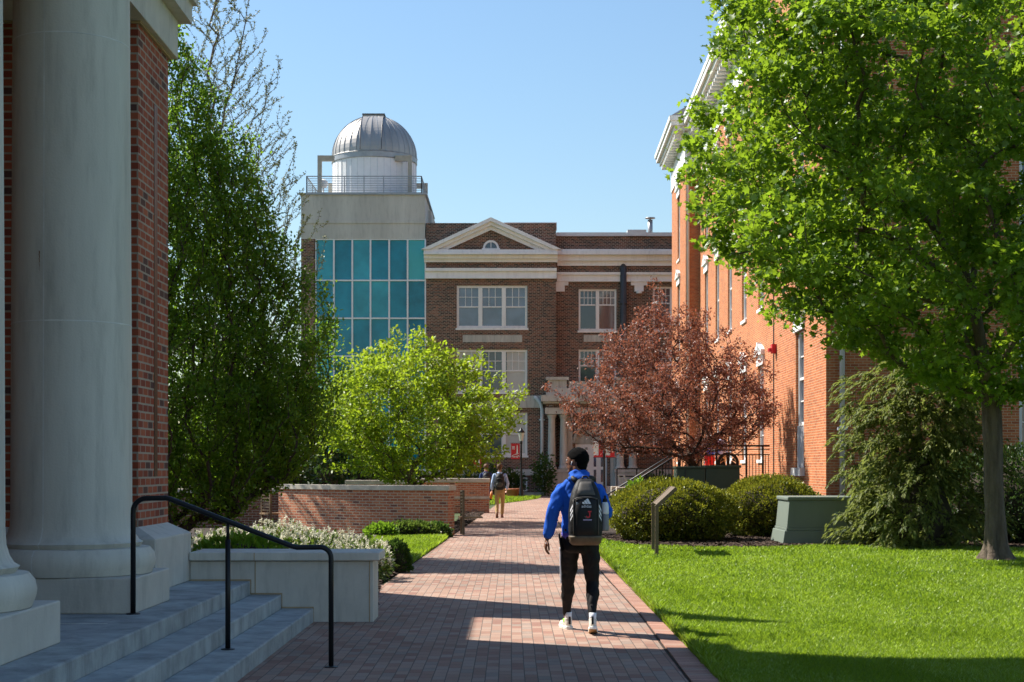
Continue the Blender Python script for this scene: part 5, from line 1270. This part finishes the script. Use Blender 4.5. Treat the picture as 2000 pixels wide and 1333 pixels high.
# ---- backpack
bp = thing('backpack', 'black sports backpack with white three-bar logo worn by the person in blue', 'backpack', (mx_ + .046, my_, 0))
yb = -.125
prof = [(.885, .125, .15), (.90, .148, .20), (.95, .160, .225), (1.05, .166, .235), (1.2, .165, .235), (1.32, .155, .22), (1.42, .130, .185), (1.49, .098, .14), (1.525, .070, .09), (1.535, .045, .05)]
def pd(z): zs = [p[0] for p in prof]; return float(np.interp(z, zs, [p[1] for p in prof])), float(np.interp(z, zs, [p[2] for p in prof]))
def surf(x, z):
    a, d = pd(z); t = min(.999, abs(x / a)); return yb - d / 2 - d / 2 * (1 - t ** 3) ** (1 / 3)
def packloft(zs, grow=0, n=36, scale=1):
    mb = MB(); vs = []; fs = []
    for z in zs:
        a, d = pd(z); a = (a + grow) * scale
        for j in range(n):
            t = 2 * math.pi * j / n; c, s_ = math.cos(t), math.sin(t)
            vs.append((a * math.copysign(abs(c) ** (2/3), c), yb - d / 2 + (d / 2 + grow) * math.copysign(abs(s_) ** (2/3), s_), z))
    for i in range(len(zs) - 1):
        for j in range(n): k = (j + 1) % n; fs.append((i*n+j, i*n+k, (i+1)*n+k, (i+1)*n+j))
    fs.append(tuple(range(n))[::-1]); fs.append(tuple((len(zs)-1)*n + j for j in range(n)))
    return mb.add(vs, fs)
zz = [.885, .89, .90, .92] + list(np.linspace(.95, 1.5, 16)) + [1.525, 1.535]
fused('bag', packloft(zz), M['pack'], bp, .009, 2, .006, 10, (1, 1, 1.2))
packloft([.880, .888, .90, .925, .955, .975], .004).build('base', M['packbase'], bp, smooth=True)
# front pocket bulge and lid panel follow the bag's face
def patch(name, pts_x, z0, z1, out, mat, n=10, m=12, wfun=None):
    vs = []; fs = []
    for i in range(m + 1):
        z = z0 + (z1 - z0) * i / m; w_ = wfun((z - z0) / (z1 - z0)) if wfun else 1
        for j in range(n + 1):
            u = j / n * 2 - 1; x = pts_x * u * w_; e = (1 - u ** 4) * (1 - ((i / m) * 2 - 1) ** 6)
            vs.append((x, surf(x, z) - .002 - out * e, z))
    for i in range(m):
        for j in range(n): fs.append((i*(n+1)+j, i*(n+1)+j+1, (i+1)*(n+1)+j+1, (i+1)*(n+1)+j))
    mb = MB(); mb.add(vs, fs); return mb.build(name, mat, bp, smooth=True)
patch('front_pocket', .118, .985, 1.345, .022, M['pack'], wfun=lambda t: 1 - .18 * max(0, t - .7) / .3)
patch('lid_panel', .092, 1.375, 1.505, .008, M['packgrey'], wfun=lambda t: 1 - .42 * t)
mb = MB(); zp = []
for i in range(15): x = -.112 + .224 * i / 14; z = 1.352 - .018 * (abs(x) / .11) ** 3; zp.append((x, surf(x, z) - .012, z))
mb.tube(zp, .006, 6)
for s_ in (-1, 1): mb.tube([(s_ * .122, surf(s_ * .122, z) - .006, z) for z in np.linspace(.99, 1.33, 10)], .005, 6)
mb.build('zip', M['packgrey'], bp, smooth=True)
mb = MB()
for s_ in (-1, 1):
    mb.tube([(s_ * .05, -.165, 1.50), (s_ * .085, -.10, 1.535), (s_ * .115, -.02, 1.528), (s_ * .13, .07, 1.46), (s_ * .145, .125, 1.34), (s_ * .15, .13, 1.2), (s_ * .165, .06, 1.08), (s_ * .16, -.09, 1.02)], [.026, .030, .032, .030, .026, .02, .012, .012], 8)
mb.v = [(x - .03, y, z) for x, y, z in mb.v]
mb.build('strap', M['pack'], bp, smooth=True)
mb = MB(); mb.tube([(-.03, -.19, 1.525), (-.02, -.16, 1.555), (.02, -.16, 1.555), (.03, -.19, 1.525)], .009, 8); mb.build('loop_handle', M['pack'], bp, smooth=True)
mb = MB()
for s_ in (-1, 1):
    for i in range(3):
        z = 1.17 + i * .045
        q = []
        for (u, dz) in ((.128, .0), (.152, -.055), (.152, -.030), (.128, .025)): q.append((s_ * u, surf(s_ * u, z + dz) - .006, z + dz))
        mb.quad(*q)
mb.build('side_stripes', M['logo'], bp)
def text_mesh(body, size):
    c = bpy.data.curves.new('t', 'FONT'); c.body = body; c.size = size; c.align_x = 'CENTER'; c.resolution_u = 3
    o = bpy.data.objects.new('t', c); col.objects.link(o); dg = bpy.context.evaluated_depsgraph_get(); dg.update()
    me = bpy.data.meshes.new_from_object(o.evaluated_get(dg), depsgraph=dg)
    vs = [v.co.copy() for v in me.vertices]; fs = [tuple(p.vertices) for p in me.polygons]
    bpy.data.objects.remove(o); bpy.data.curves.remove(c); bpy.data.meshes.remove(me); return vs, fs
def onbag(mb, vs, fs, cx, cz, off=.028): mb.add([(cx + v.x, surf(cx + v.x, cz + v.y) - off, cz + v.y) for v in vs], fs)
mb = MB()
for i, (x0, h) in enumerate(((-.038, .022), (-.010, .038), (.018, .054))):
    # three slanted bars rising to the right, cut off along the base
    p = [(x0 - .012, .0), (x0 + .020, .0), (x0 + .020 - h * .0 - .006, .0), ]
    bx = [(x0, 0), (x0 + .024, 0), (x0 + .024 - h * .55, h), (x0 - h * .55 + .004, h * .80)]
    onbag(mb, [Vector((a, b, 0)) for a, b in bx], [(0, 1, 2, 3)], .006, 1.288)
vs, fs = text_mesh('adidas', .040); onbag(mb, vs, fs, .004, 1.253)
vs, fs = text_mesh('D', .030); onbag(mb, vs, fs, -.085, 1.285, .022)
mb.build('logo', M['logo'], bp)
mb = MB()      # a bold red J over a pale hook
arcp = [(.004 + .021 * math.cos(t), .022 + .021 * math.sin(t)) for t in [0, -.5, -1.0, -1.57, -2.1, -2.7, -3.14]]; arci = [(.004 + .009 * math.cos(t), .022 + .010 * math.sin(t)) for t in [0, -.5, -1.0, -1.57, -2.1, -2.7, -3.14]]
for i in range(6): onbag(mb, [Vector((x, z, 0)) for x, z in (arcp[i], arcp[i + 1], arci[i + 1], arci[i])], [(0, 1, 2, 3)], .016, 1.150)
for q in (((.013, .022), (.025, .022), (.025, .062), (.013, .062)), ((.002, .058), (.036, .058), (.036, .070), (.002, .070))): onbag(mb, [Vector((x, z, 0)) for x, z in q], [(0, 1, 2, 3)], .016, 1.150, .0285)
mb.build('emblem', M['logored'], bp)
mb = MB()
for i in range(6): onbag(mb, [Vector((x * 1.25 - .008, z * 1.2 - .006, 0)) for x, z in (arcp[i], arcp[i + 1], arci[i + 1], arci[i])], [(0, 1, 2, 3)], .012, 1.150, .0275)
mb.build('emblem_mark', M['packgrey'], bp)
mb = MB()
for i in range(8): onbag(mb, [Vector((x, z, 0)) for x, z in ((0, 0), (.008, 0), (.008, .011), (0, .011))], [(0, 1, 2, 3)], -.028 + i * .0105, 1.128)
mb.build('emblem_caption', M['logolilac'], bp)
# bottle in the side pocket
wb = thing('water_bottle', 'white water bottle with black cap in the backpack side pocket', 'bottle', (mx_ + .046 + .192, my_ - .24, 1.02), R(0))
MB().lathe([(.036, 0), (.038, .02), (.038, .16), (.036, .165)], (0, 0, 0), 20).build('sleeve', M['bottlegrey'], wb, smooth=True)
MB().lathe([(.034, .16), (.037, .18), (.037, .245), (.030, .275), (.020, .285)], (0, 0, 0), 20).build('bottle_body', M['bottle'], wb, smooth=True)
MB().lathe([(.020, .28), (.022, .285), (.022, .315), (.012, .32), (.010, .345), (.0, .35)], (0, 0, 0), 16).build('cap', M['pack'], wb, smooth=True)

# ---- two people further down the path
JF = dict(head=(0, .02, 1.63), neck=(0, 0, 1.46), yaw=R(-8), hs=.98,
    sh_l=(-.17, 0, 1.37), el_l=(-.235, -.05, 1.13), wr_l=(-.25, .02, .90), sh_r=(.17, 0, 1.37), el_r=(.26, -.03, 1.12), wr_r=(.235, .14, .93),
    hip_l=(-.085, 0, .86), kn_l=(-.09, -.02, .48), an_l=(-.085, -.22, .15), hip_r=(.085, 0, .86), kn_r=(.09, .12, .48), an_r=(.07, .20, .12),
    rings=[(.93, .155, .115, (0, 0)), (1.05, .15, .115, (0, 0)), (1.2, .165, .12, (0, 0)), (1.32, .18, .12, (0, 0)), (1.39, .165, .10, (0, 0)), (1.44, .10, .085, (0, 0)), (1.485, .066, .068, (0, 0))],
    sleeve=[.066, .06, .054, .05, .045, .036],
    pants_rings_=[((0, 0, .98), .148, .11, 0), ((0, 0, .88), .168, .125, 0), ((0, 0, .78), .16, .12, 0)], leg=[.092, .082, .068, .066, .06, .055])
Yp = 49.5
p2 = thing('person', 'person in pale blue shirt and khaki trousers walking away down the path', 'person', (gx(976, Yp), Yp, 0))
person(p2, JF, M['skin_light'], M['shirtblue'], M['khaki'], M['hair_brown'], .016, .016)
shoe(p2, (-.085, -.24, .03), 0, R(-25), M['brownleather'], M['brownleather'], None, 1.0); shoe(p2, (.07, .22, 0), R(-5), 0, M['brownleather'], M['brownleather'], None, 1.0)
def small_pack(x, y, label):
    b = thing('backpack', label, 'backpack', (x, y, 0), 0, None)
    mb = MB(); mb.loft([((0, -.20, .90), .10, .07, 0), ((0, -.21, .95), .15, .11, 0), ((0, -.21, 1.15), .165, .12, 0), ((0, -.20, 1.32), .145, .105, 0), ((0, -.18, 1.42), .09, .07, 0), ((0, -.17, 1.44), .05, .04, 0)])
    fused('bag', mb, M['pack'], b, .014, 3, .008)
    mb = MB()
    for s_ in (-1, 1): mb.tube([(s_ * .09, -.15, 1.38), (s_ * .105, -.06, 1.45), (s_ * .11, .05, 1.40), (s_ * .13, .12, 1.22), (s_ * .15, .0, 1.02), (s_ * .13, -.14, .98)], .024, 8)
    mb.build('strap', M['pack'], b, smooth=True)
    mb = MB(); mb.ell((0, -.30, 1.08), (.11, .04, .10), 14, 8); mb.tube([(-.10, -.30, 1.25), (0, -.325, 1.28), (.10, -.30, 1.25)], .01, 6); mb.build('front_pocket', M['packgrey'], b, smooth=True)
small_pack(gx(976, Yp), Yp, 'black backpack worn by the person in khaki trousers')
fo = thing('orange_folder', 'orange bottle held in the left hand of the person in khaki', 'bottle', (gx(976, Yp) - .255, Yp + .02, .62), 0)
MB().tube([(0, 0, .22), (-.035, 0, 0)], [.042, .046], 12).build('bottle_body', M['orange'], fo, smooth=True); MB().tube([(-.037, 0, .0), (-.044, 0, -.05)], .036, 12).build('cap', M['pack'], fo, smooth=True)
fo.name = 'orange_bottle'
p3 = thing('person', 'person in navy jacket half hidden by the far brick seat wall', 'person', (gx(949, 57.5), 57.5, 0))
JG = dict(JF); JG['yaw'] = R(20); JG['kn_l'] = (-.09, .12, .48); JG['an_l'] = (-.08, .2, .12); JG['kn_r'] = (.09, -.02, .48); JG['an_r'] = (.085, -.2, .15)
person(p3, JG, M['skin_light'], M['navy'], M['navy'], M['hair_brown'], .016, .014)
shoe(p3, (-.08, .22, 0), 0, 0, M['sole'], M['brownleather']); shoe(p3, (.085, -.22, .03), 0, R(-22), M['sole'], M['brownleather'])
small_pack(gx(949, 57.5) + .03, 57.5, 'dark backpack worn by the person in the navy jacket')
p4 = thing('person', 'person in royal blue shirt and red shorts on the terrace behind the tree', 'person', (gx(1386, 51), 51, 1.1), R(0))
JH = dict(JF); JH['an_l'] = (-.085, 0, .12); JH['an_r'] = (.085, .03, .12); JH['kn_l'] = (-.09, 0, .48); JH['kn_r'] = (.09, .02, .48); JH['yaw'] = R(30)
b_, s_, p_ = person(p4, JH, M['skin_dark'], M['royal'], M['redcloth'], M['hair_black'], .016, .010)
shoe(p4, (-.085, 0, 0), 0, 0, M['sole'], M['sole']); shoe(p4, (.085, .03, 0), 0, 0, M['sole'], M['sole'])
p5 = thing('person', 'person in pale shirt on the terrace beside the red shorts', 'person', (gx(1408, 52), 52, 1.1), R(200))
person(p5, JH, M['skin_light'], M['shirtblue'], M['khaki'], M['hair_brown'], .016, .016)
shoe(p5, (-.085, 0, 0), 0, 0, M['sole'], M['sole']); shoe(p5, (.085, .03, 0), 0, 0, M['sole'], M['sole'])

# ================================================================== SMALL THINGS
# bronze reading sign seen edge-on
sg = thing('reading_sign', 'bronze framed angled information sign on two posts at the lawn edge', 'sign', (2.65, 28.1, 0), -R(2.8))
for y in (0, 1.62):
    mb = MB(); mb.bar((.0, y, -.05), (.0, y, .93), .065, .065, (0, 1, 0)); mb.bar((-.02, y, .905), (.355, y, 1.255), .068, .062, (0, 1, 0)); mb.build('post', M['bronze'], sg, bevel=.004)
mb = MB(); mb.prism([(.0, .955), (.345, 1.275), (.365, 1.252), (.02, .932)], .034, 1.586, 'y')
mb.build('panel', M['bronze'], sg)
# transformer
tf = thing('transformer_box', 'big pale green metal transformer box half hidden by the cypress', 'utility box', (gx(1543, 32.4), 32.4, 0))
W_ = 2.0
def taper(mb, x0, x1, y0, y1, z0, z1, ins):
    mb.add([(x0,y0,z0),(x1,y0,z0),(x1,y1,z0),(x0,y1,z0),(x0+ins,y0+ins*.4,z1),(x1-ins,y0+ins*.4,z1),(x1-ins,y1-ins*.4,z1),(x0+ins,y1-ins*.4,z1)],
           [(0,3,2,1),(4,5,6,7),(0,1,5,4),(1,2,6,5),(2,3,7,6),(3,0,4,7)])
mb = MB(); taper(mb, -.16, W_ + .16, -.02, 1.5, 0, .30, .05); mb.build('base', M['boxgreen'], tf, bevel=.015)
mb = MB(); mb.box(-.075, W_ + .075, .012, 1.45, .30, .355); mb.build('ledge', M['boxgreen'], tf, bevel=.01)
mb = MB(); taper(mb, -.06, W_ + .06, .03, 1.42, .355, .93, .055); mb.build('cabinet', M['boxgreen'], tf, bevel=.01)
mb = MB(); mb.box(-.045, W_ + .045, .035, 1.42, .93, 1.015); mb.build('lid', M['boxgreen'], tf, bevel=.025)
mb = MB(); mb.add([(.10, .028, .42), (W_ - .1, .028, .42), (W_ - .1, .040, .89), (.10, .040, .89)], [(0, 1, 2, 3)]); mb.v = [(x, y - .0, z) for x, y, z in mb.v]; mb.build('door_panel', M['boxgreen'], tf)
mb = MB(); mb.box(.94, 1.02, .02, .03, .52, .70); mb.build('data_plate', plain('faded_plate', (.32, .40, .33), .5), tf)
# dark green cabinets on the bed
uc = thing('utility_cabinet', 'dark green utility cabinet left of the pair behind the rounded shrubs', 'utility box', (gx(1322, 41), 41, 0), 0, 'dark green cabinets under the purple tree')
MB().box(0, .76, 0, .8, 0, 1.60).build('cabinet', M['boxdark'], uc, bevel=.012); MB().box(-.02, .775, -.03, .83, 1.60, 1.66).build('lid', M['boxdark'], uc, bevel=.01)
mb = MB(); mb.box(.215, .235, -.02, 0, 1.35, 1.56).box(.03, .73, -.012, 0, .2, .215); mb.build('handle', M['dark'], uc)
uc = thing('utility_cabinet', 'dark green taller utility cabinet right of the pair, under the purple tree', 'utility box', (gx(1379, 41), 41, 0), 0, 'dark green cabinets under the purple tree')
mb = MB(); mb.prism([(.0, 0), (.72, 0), (.90, 1.30), (.90, 1.62), (.0, 1.62)], 0, .8, 'y'); mb.build('cabinet', M['boxdark'], uc, bevel=.012); MB().box(-.01, .94, -.03, .83, 1.62, 1.69).build('lid', M['boxdark'], uc, bevel=.01)
# terrace, its stair and railings
te = thing('entrance_stair', 'stair and terrace with concrete treads beside the orange brick building', 'stairs', (5.3, 48.5, 0))
MB().box(0, 3.1, 0, 3.6, 0, 1.1).build('terrace', M['b_right'], te)
mb = MB()
for i in range(6): mb.box(-.4 * (i + 1), -.4 * i, .1, 2.2, 0, 1.1 - .17 * (i + 1) + .0)
mb.build('step', M['cap'], te)
MB().box(-2.02, -1.72, -.25, .08, 0, 1.0).build('pedestal', M['cap'], te, bevel=.02); MB().box(-2.02, -1.75, 2.25, 2.55, 0, 1.0).build('pedestal', M['cap'], te, bevel=.02)
sr = thing('stair_railing', 'black steel stair railing with two sloping rails left of the terrace', 'railing', (5.3, 48.5, 0))
def P2(px, py, Y): q = P(px, py, Y); return (q.x - 5.3, q.y - 48.5, q.z)
mb = MB()
for (a, b) in ((P2(1195, 969, 48.55), P2(1325, 888, 48.55)), (P2(1187, 966, 50.7), P2(1313, 888, 50.7))):
    mb.tube([(a[0], a[1], 0.0), (a[0], a[1], a[2] - .02), a, b, (b[0] + .2, b[1], b[2])], .032, 8)
mb.build('rail', M['black'], sr, smooth=True)
mb = MB()
for (Y, n_) in ((48.58, 20), (50.7, 20)):
    a, b = P2(1200, 966, Y), P2(1325, 888, Y)
    for i in range(n_ + 1):
        t = i / n_; x = a[0] + (b[0] - a[0]) * t; zt = a[2] + (b[2] - a[2]) * t
        if t < .28 and i % 5: continue
        mb.bar((x, a[1], zt - .92), (x, a[1], zt - .02), .022 if i % 5 else .045)
    mb.bar((a[0] + .4, a[1], a[2] - .72), (b[0], b[1], b[2] - .85), .03)
mb.build('baluster', M['black'], sr)
tr_ = thing('terrace_railing', 'black steel terrace railing with round medallion below the purple tree', 'railing', (5.3, 48.5, 0))
mb = MB(); x1 = 3.0
for z, w_ in ((2.31, .06), (2.20, .03), (2.03, .035), (1.22, .04)): mb.bar((0, 0, z), (x1, 0, z), w_)
for x in (0, .68, 1.16, 2.10, 2.62, 3.0): mb.bar((x, 0, 1.1), (x, 0, 2.33), .055)
for x in np.arange(.08, .66, .1): mb.bar((x, 0, 1.22), (x, 0, 2.03), .02)
for x in np.arange(.76, 1.12, .1): mb.bar((x, 0, 1.22), (x, 0, 2.03), .02)
for x in np.arange(2.2, 2.98, .1): mb.bar((x, 0, 1.22), (x, 0, 2.03), .02)
mb.build('rail', M['black'], tr_)
mb = MB(); cx, cz = gx(1422, 48.5) - 5.3, gz(905, 48.5); n = 32
ro, ri = .345, .25
A = [(cx + r_ * math.cos(2 * math.pi * i / n), d, cz + r_ * math.sin(2 * math.pi * i / n)) for d in (-.02, .02) for r_ in (ro, ri) for i in range(n)]
fs = []
for i in range(n):
    k = (i + 1) % n; fs += [(i, k, n + k, n + i), (2*n + i, 3*n + i, 3*n + k, 2*n + k), (i, 2*n + i, 2*n + k, k), (n + i, n + k, 3*n + k, 3*n + i)]
mb.add(A, fs)
# spread-winged cut-out shape inside the ring
for poly in ([(-.25, -.02), (-.12, .08), (-.05, -.16), (.05, -.16), (.12, .08), (.25, -.02), (.2, -.16), (.08, -.25), (-.08, -.25), (-.2, -.16)], [(-.06, .25), (.06, .25), (.04, -.1), (-.04, -.1)], [(-.25, .03), (-.18, .17), (-.10, .10)], [(.25, .03), (.18, .17), (.10, .10)]):
    mb.prism([(cx + a, cz + b) for a, b in poly], -.015, .015, 'y')
for sx in (-1, 1):
    for sz in (-1, 1): mb.bar((cx + sx * .24, 0, cz + sz * .25), (cx + sx * .46, 0, cz + sz * .42), .03)
mb.build('medallion', M['black'], tr_)
er = thing('ramp_railing', 'black ramp railing with slanted grey braces before the entrance columns', 'railing', (gx(1205, 70), 70, 0))
mb = MB(); 
for z in (gz(916, 70), gz(931, 70)): mb.bar((0, 0, z), (3.0, 0, z), .06)
for x in (0, .9, 1.8, 3.0): mb.bar((x, 0, 0), (x, 0, gz(916, 70)), .06)
mb.build('rail', M['black'], er)
mb = MB()
for o_ in (0, .26): mb.bar((.03 + o_, -.3, gz(929, 70)), (.42 + o_, -.3, gz(962, 70)), .07); mb.bar((.42 + o_, -.3, 0), (.42 + o_, -.3, gz(960, 70)), .06)
mb.build('brace', M['greymetal'], er)
# terracotta pot
tp = thing('terracotta_pot', 'wide terracotta planter pot on the small far lawn', 'pot', (gx(1001, 79), 79.0, 0))
MB().lathe([(.24, .0), (.25, .02), (.34, .42), (.38, .44), (.38, .53), (.33, .53), (.31, .46), (.0, .45)], (0, 0, 0), 28).build('pot', M['terracotta'], tp, smooth=True)
MB().ell((0, 0, .46), (.30, .30, .04), 16, 6).build('potting_soil', M['soil'], tp)
# lamp posts with banners
def lamp(px, Y, top, label, banners, vis=True):
    t = thing('lamp_post', label, 'street lamp', (gx(px, Y), Y, 0), 0, 'lamp posts before the dark brick building')
    zt = top
    MB().lathe([(.14, 0), (.15, .05), (.12, .12), (.11, .45), (.075, .6), (.06, .7), (.05, 2.0), (.042, zt - .85), (.07, zt - .82), (.05, zt - .76), (.06, zt - .70)], (0, 0, 0), 14).build('pole', M['black'], t, smooth=True)
    MB().lathe([(.075, zt - .70), (.15, zt - .30), (.15, zt - .28)], (0, 0, 0), 12).build('lantern', M['lampglass'], t)
    MB().lathe([(.18, zt - .28), (.19, zt - .25), (.10, zt - .14), (.06, zt - .10), (.045, zt - .04), (.0, zt)], (0, 0, 0), 14).build('lamp_cap', M['black'], t, smooth=True)
    for sx, kind in banners:
        z1, z0 = zt - .83, zt - 1.63; a, b = sx * .07, sx * .52; x0, x1 = min(a, b), max(a, b)
        mb = MB(); mb.bar((0, 0, z1 + .02), (sx * .56, 0, z1 + .02), .02); mb.bar((0, 0, z0 - .02), (sx * .56, 0, z0 - .02), .02); mb.build('banner_arm', M['black'], t)
        mb = MB(); n = 8; vs = []
        for i in range(n + 1):
            z = z0 + (z1 - z0) * i / n
            for x in (x0, (x0 + x1) / 2, x1): vs.append((x, .012 * math.sin(i * 1.1 + x * 5), z))
        mb.add(vs, [(3*i+j, 3*i+j+1, 3*i+4+j, 3*i+3+j) for i in range(n) for j in range(2)])
        bn = mb.build('banner', M['red'] if kind == 'r' else M['bannerwhite'], t)
        g = MB(); w_ = x1 - x0; yy = -.022
        if kind == 'r':
            cx = x0 + w_ * .70; g.quad((cx - .035, yy, z0 + .30), (cx + .035, yy, z0 + .30), (cx + .022, yy, z0 + .62), (cx - .022, yy, z0 + .62)); g.prism([(cx - .03, z0 + .62), (cx + .03, z0 + .62), (cx, z0 + .74)], yy, yy + .002, 'y')
            g.quad((cx - .07, yy, z0 + .27), (cx + .07, yy, z0 + .27), (cx + .07, yy, z0 + .30), (cx - .07, yy, z0 + .30))
            for k in range(10):
                a0, a1 = math.pi * k / 10, math.pi * (k + 1) / 10; cc = (x0 + w_ * .5, z0 + .12)
                g.quad(*[(cc[0] + rr * math.cos(a), yy, cc[1] + rr * .6 * math.sin(a)) for rr, a in ((.20, a0), (.20, a1), (.165, a1), (.165, a0))])
            for k in range(4): g.quad((x0 + .09 + k * .075, yy, z0 + .08), (x0 + .13 + k * .075, yy, z0 + .08), (x0 + .13 + k * .075, yy, z0 + .15), (x0 + .09 + k * .075, yy, z0 + .15))
            for k in range(3): g.quad((x0 + .05, yy, z0 + .50 + k * .06), (x0 + .19, yy, z0 + .50 + k * .06), (x0 + .19, yy, z0 + .53 + k * .06), (x0 + .05, yy, z0 + .53 + k * .06))
            g.build('print', M['bannerwhite'], bn)
        else:
            e0, e1 = (x0 + w_ * .55, x1) if sx < 0 else (x0 + w_ * .5, x1)
            g.quad((e0, yy, z0), (e1, yy, z0), (e1, yy, z1), (e0, yy, z1)); g.quad((x0, yy - .002, z0), (x1, yy - .002, z0), (x1, yy - .002, z0 + .09), (x0, yy - .002, z0 + .09)); g.build('print', M['red'], bn)
M['lampglass'] = plain('frosted_lamp_glass', (.55, .54, .48), .35)
lamp(1018, 78.6, 3.67, 'black lamp post with a red banner right of the terracotta pot', [(-1, 'r')])
lamp(1180, 76, 3.75, 'black lamp post with white and red banners in front of the entrance door', [(-1, 'w'), (1, 'w')])
lamp(943, 82, 3.2, 'black lamp post with red banner mostly hidden behind the lime tree', [(-1, 'r')])
# small stone at the maple foot
mb = MB(); mb.box(-.13, .13, -.09, .09, 0, .09); tag(mb.build('edging_stone', M['limestone'], None, bevel=.02), 'small flat stone lying at the foot of the maple trunk', 'stone'); 
bpy.data.objects['edging_stone'].location = (9.0, 26.3, 0)
